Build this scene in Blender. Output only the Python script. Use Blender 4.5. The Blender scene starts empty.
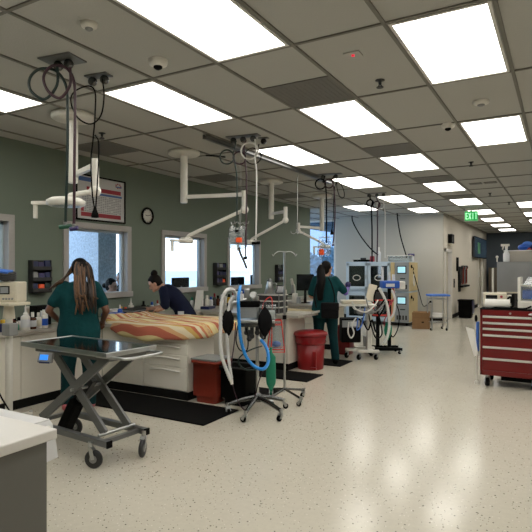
import bpy, math, random
from mathutils import Vector, Matrix
C = bpy.context.scene.collection
R = math.radians
V = Vector
PI = math.pi
rnd = random.Random(7)

# ------------------------------------------------------------------ materials
def lin(h):
    h = h.lstrip('#')
    out = []
    for i in (0, 2, 4):
        c = int(h[i:i+2], 16) / 255
        out.append(c / 12.92 if c <= .04045 else ((c + .055) / 1.055) ** 2.4)
    return (*out, 1)
MATS = {}
def mat(name, col, rough=.5, metal=0, var=.06, scale=30, bump=0, emit=None, es=0, trans=0, alpha=1, spec=.5):
    if name in MATS: return MATS[name]
    m = bpy.data.materials.new(name); m.use_nodes = True
    nt = m.node_tree; b = nt.nodes['Principled BSDF']
    c = lin(col) if isinstance(col, str) else col
    n = nt.nodes.new('ShaderNodeTexNoise'); n.inputs['Scale'].default_value = scale; n.inputs['Detail'].default_value = 3
    tc = nt.nodes.new('ShaderNodeTexCoord'); nt.links.new(tc.outputs['Object'], n.inputs['Vector'])
    mx = nt.nodes.new('ShaderNodeMix'); mx.data_type = 'RGBA'
    mx.inputs[6].default_value = tuple(x * (1 - var) for x in c[:3]) + (1,)
    mx.inputs[7].default_value = tuple(min(1, x * (1 + var)) for x in c[:3]) + (1,)
    nt.links.new(n.outputs['Fac'], mx.inputs[0]); nt.links.new(mx.outputs[2], b.inputs['Base Color'])
    b.inputs['Roughness'].default_value = rough; b.inputs['Metallic'].default_value = metal
    b.inputs['Specular IOR Level'].default_value = spec
    if trans: b.inputs['Transmission Weight'].default_value = trans
    if alpha < 1: b.inputs['Alpha'].default_value = alpha
    if emit:
        b.inputs['Emission Color'].default_value = lin(emit); b.inputs['Emission Strength'].default_value = es
    if bump:
        bp = nt.nodes.new('ShaderNodeBump'); bp.inputs['Strength'].default_value = bump; bp.inputs['Distance'].default_value = .02
        nt.links.new(n.outputs['Fac'], bp.inputs['Height']); nt.links.new(bp.outputs['Normal'], b.inputs['Normal'])
    MATS[name] = m
    return m
def glass(name, tint, gl=.1, rg=.03):
    m = bpy.data.materials.new(name); m.use_nodes = True; nt = m.node_tree
    nt.nodes.remove(nt.nodes['Principled BSDF'])
    t = nt.nodes.new('ShaderNodeBsdfTransparent'); t.inputs[0].default_value = tint
    g = nt.nodes.new('ShaderNodeBsdfGlossy'); g.inputs['Roughness'].default_value = rg
    x = nt.nodes.new('ShaderNodeMixShader'); x.inputs[0].default_value = gl
    nt.links.new(t.outputs[0], x.inputs[1]); nt.links.new(g.outputs[0], x.inputs[2])
    nt.links.new(x.outputs[0], nt.nodes['Material Output'].inputs[0])
    MATS[name] = m
    return m

# vinyl tile floor: warm beige with scattered dark flecks and a soft wax sheen
def floor_material():
    m = bpy.data.materials.new('vinyl_floor'); m.use_nodes = True; nt = m.node_tree; b = nt.nodes['Principled BSDF']; L = nt.links.new
    tc = nt.nodes.new('ShaderNodeTexCoord')
    n1 = nt.nodes.new('ShaderNodeTexNoise'); n1.inputs['Scale'].default_value = 2.2; n1.inputs['Detail'].default_value = 5
    L(tc.outputs['Object'], n1.inputs['Vector'])
    base = nt.nodes.new('ShaderNodeMix'); base.data_type = 'RGBA'
    base.inputs[6].default_value = FLOOR_A; base.inputs[7].default_value = FLOOR_B
    L(n1.outputs['Fac'], base.inputs[0])
    n3 = nt.nodes.new('ShaderNodeTexNoise'); n3.inputs['Scale'].default_value = 26; n3.inputs['Detail'].default_value = 2
    L(tc.outputs['Object'], n3.inputs['Vector'])
    mot = nt.nodes.new('ShaderNodeMix'); mot.data_type = 'RGBA'; mot.blend_type = 'MULTIPLY'
    rm = nt.nodes.new('ShaderNodeMapRange'); rm.inputs[3].default_value = .92; rm.inputs[4].default_value = 1.06
    L(n3.outputs['Fac'], rm.inputs[0]); mot.inputs[0].default_value = 1
    L(base.outputs[2], mot.inputs[6]); L(rm.outputs[0], mot.inputs[7])
    last = mot.outputs[2]
    for sc, th, colr in ((25, .145, (.06, .055, .05, 1)), (42, .15, (.15, .13, .11, 1)), (34, .14, (.78, .74, .67, 1))):
        v = nt.nodes.new('ShaderNodeTexVoronoi'); v.inputs['Scale'].default_value = sc
        L(tc.outputs['Object'], v.inputs['Vector'])
        lt = nt.nodes.new('ShaderNodeMath'); lt.operation = 'LESS_THAN'; lt.inputs[1].default_value = th
        L(v.outputs['Distance'], lt.inputs[0])
        # only some of the cells carry a fleck
        sp = nt.nodes.new('ShaderNodeSeparateColor'); L(v.outputs['Color'], sp.inputs[0])
        g = nt.nodes.new('ShaderNodeMath'); g.operation = 'GREATER_THAN'; g.inputs[1].default_value = .5
        L(sp.outputs[0], g.inputs[0])
        mu = nt.nodes.new('ShaderNodeMath'); mu.operation = 'MULTIPLY'; L(lt.outputs[0], mu.inputs[0]); L(g.outputs[0], mu.inputs[1])
        mx = nt.nodes.new('ShaderNodeMix'); mx.data_type = 'RGBA'; mx.inputs[7].default_value = colr
        L(mu.outputs[0], mx.inputs[0]); L(last, mx.inputs[6]); last = mx.outputs[2]
    L(last, b.inputs['Base Color'])
    n2 = nt.nodes.new('ShaderNodeTexNoise'); n2.inputs['Scale'].default_value = 1.3; L(tc.outputs['Object'], n2.inputs['Vector'])
    rr = nt.nodes.new('ShaderNodeMapRange'); rr.inputs[3].default_value = .14; rr.inputs[4].default_value = .24
    L(n2.outputs['Fac'], rr.inputs[0]); L(rr.outputs[0], b.inputs['Roughness'])
    b.inputs['Specular IOR Level'].default_value = .45
    return m
FLOOR_A = lin('#c4beae'); FLOOR_B = lin('#cac4b5')

M = {}
M['floor'] = floor_material()
M['green_wall'] = mat('green_wall', '#717c6f', .75, var=.03, scale=3, bump=.02)
M['grey_wall'] = mat('grey_wall', '#bdb9ae', .75, var=.02, scale=3)
M['warm_wall'] = mat('warm_wall', '#cfc8ba', .75, var=.02, scale=3)
M['navy_wall'] = mat('navy_wall', '#4b545d', .75, var=.03, scale=3)
M['tile'] = mat('ceiling_tile', '#b4b3ad', .9, var=.06, scale=90, bump=.15)
M['grid'] = mat('ceiling_grid', '#77746c', .6)
M['grille'] = mat('air_grille', '#6d6b66', .6, var=.25, scale=160)
M['white_frame'] = mat('white_frame', '#d9d6d0', .45)
M['white_plastic'] = mat('white_plastic', '#dedbd2', .4)
M['cream'] = mat('cream_plastic', '#d8d0bb', .4)
M['enamel'] = mat('white_enamel', '#e2dfd6', .3)
M['window_frame'] = mat('window_paint', '#aaa7a3', .5)  # white frame greyed, its backlit shade put into the colour
M['cabinet'] = mat('cabinet_laminate', '#e4dfd2', .4, var=.02)
M['worktop'] = mat('worktop_laminate', '#a9a398', .3, var=.08, scale=60)
M['white_top'] = mat('white_laminate', '#dfdcd6', .35, var=.02, scale=60)
M['grey_lam'] = mat('grey_laminate', '#6d6c66', .5, var=.03)
M['black_rubber'] = mat('black_rubber', '#0b0b0b', .8, var=.15, spec=.1)
M['kick'] = mat('kick_rubber', '#0e0d0c', .7, spec=.15)
M['black'] = mat('black_plastic', '#0a0a0a', .65, spec=.08)
M['black_gloss'] = mat('black_gloss', '#0c0d0f', .12)
M['char'] = mat('charcoal', '#2b2b2c', .5)
M['steel'] = mat('brushed_steel', '#b9bbbb', .28, 1, var=.12, scale=14)
M['dark_steel'] = mat('dark_steel', '#6a6b6b', .22, 1, var=.1)
M['mirror_steel'] = mat('polished_steel', '#a3a7a9', .1, 1, var=.04)
M['frame_grey'] = mat('grey_paint', '#6c6d6c', .35, .3)
M['red_paint'] = mat('red_lacquer', '#6e0d10', .3, var=.05)
M['red'] = mat('red_plastic', '#861317', .35)
M['red_brown'] = mat('brick_red_plastic', '#8a3222', .45)
M['red_bag'] = mat('red_film', '#8c141b', .25, var=.25, scale=25, bump=.5)
M['wire_red'] = mat('red_wire', '#d3362c', .4)
M['blue'] = mat('blue_plastic', '#1f55b5', .4)
M['blue_hose'] = mat('blue_hose', '#1e86d8', .35)
M['navy_pack'] = mat('navy_wrap', '#18204f', .3, var=.3, scale=20)
M['purple_pack'] = mat('purple_wrap', '#2a2258', .3, var=.3, scale=20)
M['purple'] = mat('purple_glove', '#6a55a0', .5)
M['green_bag'] = mat('green_rubber', '#0f7a5d', .45)
M['green_dark'] = mat('dark_green_plastic', '#0a4a34', .45)
M['teal_hose'] = mat('dark_green_hose', '#07251f', .4)
M['maroon_hose'] = mat('maroon_hose', '#361422', .4)
M['white_hose'] = mat('white_hose', '#d9d8d3', .4)
M['corrugated'] = mat('corrugated_hose', '#d6d6d4', .35)
M['clear'] = glass('clear_plastic', (.9, .93, .95, 1), .14, .15)
M['clear_bag'] = glass('clear_bag', (.82, .88, .92, 1), .22, .35)
M['pane'] = glass('window_glass', (.93, .97, 1, 1), .05)
M['door_glass'] = glass('smoked_glass', (.35, .38, .39, 1), .15)
M['blue_glass'] = glass('blue_tinted_glass', (.4, .5, .62, 1), .05)
M['crate'] = mat('cloudy_plastic', '#b9b4aa', .35, alpha=.75)
M['alu'] = mat('brushed_aluminium', '#d8d6d0', .38, .55)
M['orange'] = mat('orange_plastic', '#f0561d', .45)
M['yellow'] = mat('yellow_plastic', '#d8b02c', .45)
M['teal'] = mat('teal_cloth', '#083c3f', .85, var=.2, scale=14, bump=.5, spec=.2)
M['teal_dark'] = mat('dark_teal_cloth', '#072f33', .85, var=.2, scale=14, bump=.5, spec=.2)
M['navy'] = mat('navy_cloth', '#10172e', .85, var=.15, scale=18, bump=.35, spec=.2)
M['black_cloth'] = mat('black_cloth', '#0d0d0f', .85, var=.15, scale=18, spec=.15)
M['white_cloth'] = mat('pale_cloth', '#c3c9d2', .85, var=.1, scale=18)
M['skin_dark'] = mat('brown_skin', '#6d4733', .5, var=.05)
M['skin'] = mat('light_skin', '#c89a83', .5, var=.05)
M['hair'] = mat('black_hair', '#0a0807', .6, var=.3, scale=60, spec=.15)
M['hair_brown'] = mat('dark_brown_hair', '#17100d', .6, var=.3, scale=60, spec=.15)
M['braid'] = mat('golden_brown_braid', '#62442a', .5, var=.35, scale=70)
M['braid_dark'] = mat('dark_brown_braid', '#281b12', .5, var=.35, scale=70)
M['lip'] = mat('lip', '#9c5a52', .4)
M['eye'] = mat('eye', '#221a18', .2)
M['tan'] = mat('tan_panel', '#c4b183', .5)
M['cage_blue'] = mat('pale_blue_frame', '#bccbd6', .4)
M['gun'] = mat('grey_console', '#8f9394', .4)
M['screen_on'] = mat('lit_screen', '#9fd0dc', .2, emit='#a9dbe6', es=.7)
M['screen_blue'] = mat('blue_lit_display', '#2f7fe0', .2, emit='#3b8df0', es=.8)
M['screen_dim'] = mat('dim_screen', '#2a3b4a', .15, emit='#2a3b4a', es=.35)
M['screen_green'] = mat('green_chart', '#4b7a55', .3, emit='#4b7a55', es=.35)
M['screen_off'] = mat('dark_screen', '#15191b', .1)
M['exit_green'] = mat('lit_green', '#1d9a48', .3, emit='#1fb858', es=.55)
M['exit_letter'] = mat('lit_letter', '#b8f5c8', .3, emit='#a8f7c0', es=.9)
M['exit_white'] = mat('exit_face', '#d8eadf', .3)
M['led_red'] = mat('red_light', '#ff3048', .3, emit='#ff3048', es=1.2)
M['cardboard'] = mat('cardboard', '#8f6d49', .8, var=.1)
M['paper'] = mat('paper', '#e6e4df', .8, var=.02)
M['sheet'] = mat('pale_sheet', '#c9c9c8', .8, var=.03)
M['paper_towel'] = mat('paper_towel', '#e3e1dc', .9, var=.03, scale=50, bump=.2)
M['print_red'] = mat('red_print', '#a23440', .6)
M['print_blue'] = mat('blue_print', '#4f6ea6', .6)
M['print_grey'] = mat('grey_print', '#8a8b8f', .6)
M['poster'] = mat('poster_paper', '#c9c9c8', .5, var=.02)
M['clock_face'] = mat('clock_face', '#d5d3ca', .5)
M['label_white'] = mat('label', '#d6d8da', .6)
M['amber'] = mat('amber_bottle', '#4a2412', .2)
M['grey_plastic'] = mat('grey_plastic', '#8b8c8a', .45)
M['blue_film'] = mat('blue_cloth', '#3f6fc4', .7, var=.2)
M['shoe'] = mat('pink_shoe', '#a8545c', .6)
M['locker'] = mat('locker', '#655c4e', .6)
M['hood_steel'] = mat('sheet_steel', '#a9acae', .3, 1, var=.15, scale=3)
M['stucco'] = mat('stucco', '#c4c9cf', .9, var=.6, scale=24, bump=1)
M['stucco2'] = mat('outer_concrete', '#a9adb0', .9, var=.1, scale=5)
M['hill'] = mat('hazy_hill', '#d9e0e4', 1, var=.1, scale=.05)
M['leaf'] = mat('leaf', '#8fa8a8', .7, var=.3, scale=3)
M['bark'] = mat('bark', '#5b5046', .9)
M['desk'] = mat('desk_laminate', '#8d877c', .5)
M['door'] = mat('door_paint', '#c9c2b2', .5)
M['dark_void'] = mat('dark_opening', '#1c1f2a', .8)

def diffuser_material():
    m = bpy.data.materials.new('prismatic_diffuser'); m.use_nodes = True; nt = m.node_tree; L = nt.links.new
    nt.nodes.remove(nt.nodes['Principled BSDF'])
    tc = nt.nodes.new('ShaderNodeTexCoord'); mp = nt.nodes.new('ShaderNodeMapping'); mp.inputs['Scale'].default_value = (5, 1.2, 1)
    n = nt.nodes.new('ShaderNodeTexNoise'); n.inputs['Scale'].default_value = 1.5
    L(tc.outputs['Object'], mp.inputs[0]); L(mp.outputs[0], n.inputs['Vector'])
    r = nt.nodes.new('ShaderNodeMapRange'); r.inputs[3].default_value = LIGHT * .9; r.inputs[4].default_value = LIGHT * 1.1
    L(n.outputs['Fac'], r.inputs[0])
    e = nt.nodes.new('ShaderNodeEmission'); e.inputs[0].default_value = (1, .965, .89, 1)
    L(r.outputs[0], e.inputs[1]); L(e.outputs[0], nt.nodes['Material Output'].inputs[0])
    return m
LIGHT = 7.0
M['diffuser'] = diffuser_material()

def towel_material():
    m = bpy.data.materials.new('striped_towel'); m.use_nodes = True; nt = m.node_tree; L = nt.links.new
    b = nt.nodes['Principled BSDF']; b.inputs['Roughness'].default_value = .95
    at = nt.nodes.new('ShaderNodeAttribute'); at.attribute_name = 'stripe'
    rp = nt.nodes.new('ShaderNodeValToRGB'); rp.color_ramp.interpolation = 'CONSTANT'
    cols = ['#cf8650', '#dccf9c', '#d6c48e', '#b3634c', '#d3a577', '#dccfae', '#c9a65f', '#c06a4c', '#ded3b4', '#cb7d5c', '#d8bd86', '#cf8f55']
    el = rp.color_ramp.elements
    el[0].position = 0; el[0].color = lin(cols[0]); el[1].position = .07; el[1].color = lin(cols[1])
    for k, p in enumerate((.2, .3, .43, .5, .6, .68, .75, .83, .89, .95)):
        e = el.new(p); e.color = lin(cols[k + 2])
    L(at.outputs['Fac'], rp.inputs[0])
    n = nt.nodes.new('ShaderNodeTexNoise'); n.inputs['Scale'].default_value = 90
    bp = nt.nodes.new('ShaderNodeBump'); bp.inputs['Strength'].default_value = .4; bp.inputs['Distance'].default_value = .01
    L(n.outputs['Fac'], bp.inputs['Height']); L(bp.outputs[0], b.inputs['Normal'])
    L(rp.outputs[0], b.inputs['Base Color'])
    return m
M['towel'] = towel_material()

# ------------------------------------------------------------------ mesh building
def basis(d):
    d = V(d).normalized()
    u = d.cross(V((0, 0, 1)))
    if u.length < 1e-4: u = V((1, 0, 0))
    u.normalize()
    return u, u.cross(d).normalized()
def smooth_path(pts, k=6, closed=False):
    pts = [V(p) for p in pts]; n = len(pts); out = []
    rng = range(n if closed else n - 1)
    for i in rng:
        if closed: a, b, c, d = pts[(i-1) % n], pts[i], pts[(i+1) % n], pts[(i+2) % n]
        else: a, b, c, d = pts[max(i-1, 0)], pts[i], pts[i+1], pts[min(i+2, n-1)]
        for j in range(k):
            t = j / k
            out.append(.5 * ((2*b) + (c - a)*t + (2*a - 5*b + 4*c - d)*t*t + (3*b - a - 3*c + d)*t**3))
    if not closed: out.append(pts[-1])
    return out
class MB:
    def __init__(s): s.v = []; s.f = []; s.sm = []
    def add(s, vs, fs, smooth=False):
        o = len(s.v); s.v += [tuple(x) for x in vs]
        for f in fs: s.f.append(tuple(o + i for i in f)); s.sm.append(smooth)
        return s
    def box(s, x0, x1, y0, y1, z0, z1):
        vs = [(x, y, z) for z in (z0, z1) for y in (y0, y1) for x in (x0, x1)]
        return s.add(vs, [(0,2,3,1), (4,5,7,6), (0,1,5,4), (1,3,7,5), (3,2,6,7), (2,0,4,6)])
    def obox(s, c, size, rot=(0, 0, 0)):
        from mathutils import Euler
        m = Euler(rot).to_matrix(); c = V(c); h = V(size) / 2
        vs = [c + m @ V((x*h.x, y*h.y, z*h.z)) for z in (-1, 1) for y in (-1, 1) for x in (-1, 1)]
        return s.add(vs, [(0,2,3,1), (4,5,7,6), (0,1,5,4), (1,3,7,5), (3,2,6,7), (2,0,4,6)])
    def bar(s, a, b, w, h, up=(0, 0, 1)):
        a, b = V(a), V(b); d = (b - a).normalized(); u = d.cross(V(up))
        if u.length < 1e-4: u = V((1, 0, 0))
        u.normalize(); q = u.cross(d).normalized(); vs = []
        for p in (a, b):
            for i, j in ((-1, -1), (1, -1), (1, 1), (-1, 1)): vs.append(p + u * (i * w / 2) + q * (j * h / 2))
        return s.add(vs, [(0,1,2,3), (7,6,5,4), (0,4,5,1), (1,5,6,2), (2,6,7,3), (3,7,4,0)])
    def loft(s, rings, cap=True, smooth=True, closed=False):
        n = len(rings[0]); vs = [p for r in rings for p in r]; fs = []; k = len(rings)
        for i in range(k if closed else k - 1):
            for j in range(n):
                a, b = i*n + j, i*n + (j+1) % n; c, d = ((i+1) % k)*n + (j+1) % n, ((i+1) % k)*n + j
                fs.append((a, b, c, d))
        s.add(vs, fs, smooth)
        if cap and not closed:
            s.add(rings[0], [tuple(range(n))[::-1]]); s.add(rings[-1], [tuple(range(n))])
        return s
    def tube(s, pts, r, n=8, closed=False):
        pts = [V(p) for p in pts]; k = len(pts); rs = r if isinstance(r, (list, tuple)) else [r]*k
        rings = []; u = None
        for i in range(k):
            a = pts[(i-1) % k] if closed or i else pts[0]; b = pts[(i+1) % k] if closed or i < k-1 else pts[-1]
            d = (b - a)
            if d.length < 1e-9: d = V((0, 0, 1))
            d.normalize()
            if u is None: u = basis(d)[0]
            u = u - d * u.dot(d)
            if u.length < 1e-5: u = basis(d)[0]
            u.normalize(); w = d.cross(u)
            rings.append([pts[i] + (u*math.cos(2*PI*j/n) + w*math.sin(2*PI*j/n)) * rs[i] for j in range(n)])
        return s.loft(rings, True, True, closed)
    def rod(s, a, b, r, r2=None, n=12): return s.tube([a, b], [r, r if r2 is None else r2], n)
    def lathe(s, prof, c=(0, 0, 0), n=16, axis='z'):
        c = V(c); rings = []
        for r, z in prof:
            ring = []
            for j in range(n):
                a = 2*PI*j/n; x, y = r*math.cos(a), r*math.sin(a)
                p = (x, y, z) if axis == 'z' else ((z, x, y) if axis == 'x' else (y, z, x))
                ring.append(c + V(p))
            rings.append(ring)
        return s.loft(rings)
    def ell(s, c, r, n=16, k=10, rot=None):
        c = V(c); rings = []
        for i in range(k + 1):
            t = PI * (i + .02 if i == 0 else i - .02 if i == k else i) / k
            ring = []
            for j in range(n):
                a = 2*PI*j/n; p = V((r[0]*math.sin(t)*math.cos(a), r[1]*math.sin(t)*math.sin(a), -r[2]*math.cos(t)))
                ring.append(c + (rot @ p if rot else p))
            rings.append(ring)
        return s.loft(rings)
    def caps(s, a, b, r0, r1=None, n=12):
        r1 = r0 if r1 is None else r1; a, b = V(a), V(b); d = (b - a).normalized()
        pts = [a - d*r0*.95, a - d*r0*.6, a, b, b + d*r1*.6, b + d*r1*.95]
        return s.tube(pts, [r0*.3, r0*.8, r0, r1, r1*.8, r1*.3], n)
    def prism(s, poly, z0, z1):
        n = len(poly); vs = [(x, y, z0) for x, y in poly] + [(x, y, z1) for x, y in poly]
        return s.add(vs, [tuple(range(n))[::-1], tuple(range(n, 2*n))] + [(i, (i+1) % n, n+(i+1) % n, n+i) for i in range(n)])
    def build(s, name, m, parent=None, bevel=0, world=False, remesh=0, smooth_it=0):
        me = bpy.data.meshes.new(name)
        off = V((0, 0, 0))
        if world and parent:
            p = parent
            while p.parent: off += p.location; p = p.parent
            off += p.location
        me.from_pydata([tuple(V(v) - off) for v in s.v], [], s.f)
        me.polygons.foreach_set('use_smooth', s.sm)
        me.materials.append(M[m] if isinstance(m, str) else m)
        me.validate(); me.update()
        o = bpy.data.objects.new(name, me); C.objects.link(o)
        if parent: o.parent = parent
        if bevel:
            b = o.modifiers.new('b', 'BEVEL'); b.width = bevel; b.segments = 2; b.limit_method = 'ANGLE'; b.angle_limit = R(50)
        if remesh:
            r = o.modifiers.new('r', 'REMESH'); r.mode = 'VOXEL'; r.voxel_size = remesh; r.use_smooth_shade = True
        if smooth_it:
            q = o.modifiers.new('s', 'SMOOTH'); q.factor = .5; q.iterations = smooth_it
        return o
def T(name, label, cat, loc=(0, 0, 0), rz=0, group=None):
    o = bpy.data.objects.new(name, None); C.objects.link(o); o.empty_display_size = .1
    o.location = loc; o.rotation_euler = (0, 0, rz); o['label'] = label; o['category'] = cat
    if group: o['group'] = group
    return o
def tag(o, label, cat, group=None, kind=None):
    if label: o['label'] = label
    if cat: o['category'] = cat
    if group: o['group'] = group
    if kind: o['kind'] = kind
    return o
def S(o): o['kind'] = 'structure'; return o
def kids(o): return [c for c in bpy.data.objects if c.parent == o]
def copy_tree(o, parent=None):
    c = o.copy(); C.objects.link(c)
    if parent: c.parent = parent
    for k in kids(o): copy_tree(k, c)
    return c

# ------------------------------------------------------------------ camera, world
H = 1.6
cam = bpy.data.cameras.new('camera'); co = bpy.data.objects.new('camera', cam); C.objects.link(co)
cam.sensor_width = 36; cam.lens = 519 / 532 * 36; cam.shift_y = 2 / 532; cam.clip_end = 400; cam.clip_start = .05
co.location = (0, 0, H); co.rotation_euler = (R(90), 0, .5193)
bpy.context.scene.camera = co
vs = bpy.context.scene.view_settings
bpy.context.scene.display_settings.display_device = 'sRGB'
vs.view_transform = 'Standard'; vs.look = 'None'; vs.gamma = 1; vs.use_curve_mapping = False; vs.exposure = 0
w = bpy.data.worlds.new('sky'); bpy.context.scene.world = w; w.use_nodes = True
nt = w.node_tree; bg = nt.nodes['Background']
tc = nt.nodes.new('ShaderNodeTexCoord'); sx = nt.nodes.new('ShaderNodeSeparateXYZ'); nt.links.new(tc.outputs['Generated'], sx.inputs[0])
cr = nt.nodes.new('ShaderNodeValToRGB'); nt.links.new(sx.outputs['Z'], cr.inputs[0])
e = cr.color_ramp.elements
e[0].position = 0; e[0].color = (.85, .93, 1, 1); e[1].position = .6; e[1].color = (.42, .64, .95, 1)
nt.links.new(cr.outputs[0], bg.inputs[0]); bg.inputs[1].default_value = 3.2
sc = bpy.context.scene
sc.cycles.max_bounces = 8; sc.cycles.transparent_max_bounces = 12; sc.cycles.sample_clamp_indirect = 4

# ------------------------------------------------------------------ setting
WX, CZ, BY, HX, FY, RX, NY = -5.93, 3.2, 15.8, -3.05, 25.8, 4.6, -3.2
S(MB().box(-9, RX, NY, FY + .2, -.1, 0).build('floor', 'floor'))
S(MB().box(-9, RX + .1, NY - .1, FY + .2, CZ, CZ + .1).build('ceiling', 'tile'))
# left wall with four window openings
wins = [(2.78, 4.05, 1.14, 2.26), (4.78, 6.06, 1.15, 2.25), (6.78, 8.06, 1.16, 2.25), (8.78, 10.1, 1.15, 2.22)]
m = MB(); y = NY
for a, b, z0, z1 in wins:
    m.box(WX - .15, WX, y, a, 0, CZ); m.box(WX - .15, WX, a, b, 0, z0); m.box(WX - .15, WX, a, b, z1, CZ); y = b
m.box(WX - .15, WX, y, 12.78, 0, CZ)
S(m.build('wall_left', 'green_wall'))
for k, (a, b, z0, z1) in enumerate(wins):
    m = MB(); fw = .085
    for (p, q, r_, t_) in ((a, b, z1 - fw, z1), (a, a + fw, z0 + fw, z1 - fw), (b - fw, b, z0 + fw, z1 - fw)):
        m.box(WX - .15, WX + .025, p, q, r_, t_)
    fr = S(m.build('window_%d' % (k + 1), 'window_frame', bevel=.006))
    MB().box(WX - .15, WX + .05, a - .01, b + .01, z0, z0 + fw).build('window_sill', 'window_frame', fr, bevel=.006)
    MB().box(WX - .11, WX - .1, a + fw, b - fw, z0 + fw, z1 - fw).build('pane', 'pane', fr)
    # inner aluminium sash
    m = MB(); i = fw; t = .035
    m.box(WX - .13, WX - .08, a + i, a + i + t, z0 + i, z1 - i).box(WX - .13, WX - .08, b - i - t, b - i, z0 + i, z1 - i)
    m.box(WX - .13, WX - .08, a + i, b - i, z1 - i - t, z1 - i)
    m.build('window_sash', 'cage_blue', fr)
# alcove beyond the green wall, back wall with tall window, hall wall, far wall
m = MB().box(-6.42, HX, BY, BY + .15, 0, CZ).box(-9, -8.5, BY, BY + .15, 0, CZ).box(-8.5, -6.42, BY, BY + .15, 3.17, CZ).box(-8.5, -6.42, BY, BY + .15, 0, .1)
S(m.build('wall_back', 'grey_wall'))
fr = S(MB().box(-8.5, -8.44, BY, BY + .1, .1, 3.17).box(-6.48, -6.42, BY, BY + .1, .1, 3.17)
       .box(-8.5, -6.42, BY, BY + .1, 3.12, 3.17).box(-8.5, -6.42, BY, BY + .1, .1, .16).build('window_5', 'white_frame'))
MB().box(-8.45, -6.46, BY + .04, BY + .05, .15, 3.14).build('pane', 'blue_glass', fr)
m = MB().box(HX - .15, HX, BY + .15, 16.0, 0, CZ).box(HX - .15, HX, 16.0, 17.1, 2.15, CZ).box(HX - .15, HX, 17.1, 23.0, 0, CZ).box(HX - .15, HX, 23.0, 24.6, 2.12, CZ).box(HX - .15, HX, 24.6, FY, 0, CZ)
S(m.build('wall_hall', 'warm_wall'))
S(MB().box(HX - .15, RX, FY, FY + .15, 0, CZ).build('wall_far', 'navy_wall'))
S(MB().box(RX, RX + .1, NY, FY, 0, CZ).build('wall_right', 'grey_wall'))
S(MB().box(-9, RX, NY - .1, NY, 0, CZ).build('wall_near', 'grey_wall'))
S(MB().box(HX, HX + .015, 17.2, 22.9, 0, .12).build('baseboard_hall', 'kick'))
S(MB().box(-6.42, HX, BY - .015, BY, 0, .12).build('baseboard_back', 'kick'))
# doors of the hall
d = S(MB().box(HX - .12, HX - .07, 16.1, 16.95, 0, 2.08).build('door_1', 'door'))
MB().box(HX - .16, HX + .03, 16.0, 16.1, 0, 2.18).box(HX - .16, HX + .03, 17.0, 17.1, 0, 2.18).box(HX - .16, HX + .03, 16.0, 17.1, 2.08, 2.18).build('door_frame', 'white_frame', d)
MB().rod((HX - .07, 16.2, 1.0), (HX - .01, 16.2, 1.0), .012).rod((HX - .01, 16.2, 1.0), (HX - .01, 16.33, 1.0), .012).build('door_handle', 'steel', d)
d = S(MB().box(HX - .12, HX - .06, 23.1, 24.5, 0, 2.03).build('door_2', 'door'))
MB().box(HX - .16, HX + .03, 23.0, 23.1, 0, 2.12).box(HX - .16, HX + .03, 24.5, 24.6, 0, 2.12).box(HX - .16, HX + .03, 23.0, 24.6, 2.03, 2.12).build('door_frame', 'white_frame', d)
MB().rod((HX - .06, 24.3, 1.0), (HX + .0, 24.3, 1.0), .015).rod((HX, 24.3, 1.0), (HX, 24.15, 1.0), .015).build('door_handle', 'steel', d)
MB().box(HX - .06, HX - .05, 23.5, 24.0, 1.2, 1.55).build('door_plate', 'white_plastic', d)
# ceiling grid
X0, Y0, TP = -3.655, 3.32, 1.3216
m = MB()
x = X0 - 8 * TP / 2
while x < RX:
    m.box(x - .013, x + .013, NY, FY, CZ - .012, CZ); x += TP / 2
y = Y0 - 4 * TP
while y < FY:
    m.box(-9, RX, y - .012, y + .012, CZ - .010, CZ); y += TP
S(m.build('trim_1', 'grid'))
# corridor outside the windows, outer ground and hills
S(MB().box(-8.3, -8.15, NY, BY, 0, .95).build('wall_outer', 'stucco2'))
S(MB().box(-10.2, -8.55, 7.79, 8.3, -3, 6).build('wall_stucco', 'stucco'))
S(MB().box(-8.9, -8.55, 1.6, 2.2, -3, 6).build('wall_stucco_near', 'stucco'))
m = MB(); ring = []
for k in range(60):
    yy = -40 + k * 4.0; hgt = .6 + 1.6*math.sin(k*.35)**2 + 1.2*math.sin(k*.13 + 1)
    ring.append([(-120, yy, -12), (-120, yy, -2.4 + hgt*.9), (-150, yy, -2.4 + hgt*.9), (-150, yy, -12)])
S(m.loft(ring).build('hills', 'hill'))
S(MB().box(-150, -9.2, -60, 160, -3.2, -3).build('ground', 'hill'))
m = MB()

# ------------------------------------------------------------------ ceiling things
ORD = ['nearest', 'second', 'third', 'fourth', 'fifth', 'sixth', 'seventh', 'eighth', 'ninth', 'tenth']
def make_light():
    t = T('ceiling_light', 'x', 'ceiling light', (0, 0, CZ), 0, 'recessed ceiling lights')
    a, b = TP / 4 - .02, TP / 2 - .02; w_ = .022
    m = MB().box(-a, a, -b, -b + w_, -.014, 0).box(-a, a, b - w_, b, -.014, 0).box(-a, -a + w_, -b + w_, b - w_, -.014, 0).box(a - w_, a, -b + w_, b - w_, -.014, 0)
    m.build('frame', 'white_frame', t)
    MB().box(-a + w_, a - w_, -b + w_, b - w_, -.008, -.002).build('diffuser', 'diffuser', t)
    return t
L0 = make_light(); first = True
ROWS = {-2: ('the row nearest the windowed green wall', [-1, 7]), 0: ('the row above the hanging hoses', [0, 2, 4, 6, 8]),
        2: ('the long middle row leading to the exit sign', [-1, 1, 3, 5, 7, 9, 11, 13, 15]), 4: ('the row above the red tool chest', [0, 2, 8, 10, 12, 14])}
for c_, (rn, rows) in ROWS.items():
    for i, r_ in enumerate(rows):
        o = L0 if first else copy_tree(L0); first = False
        o.location = (X0 + (c_ + .5) * TP / 2, Y0 + (r_ + .5) * TP, CZ)
        o['label'] = 'ceiling light, ' + (ORD[i] if i == 0 else ORD[i] + ' from the camera') + ' in ' + rn
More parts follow.
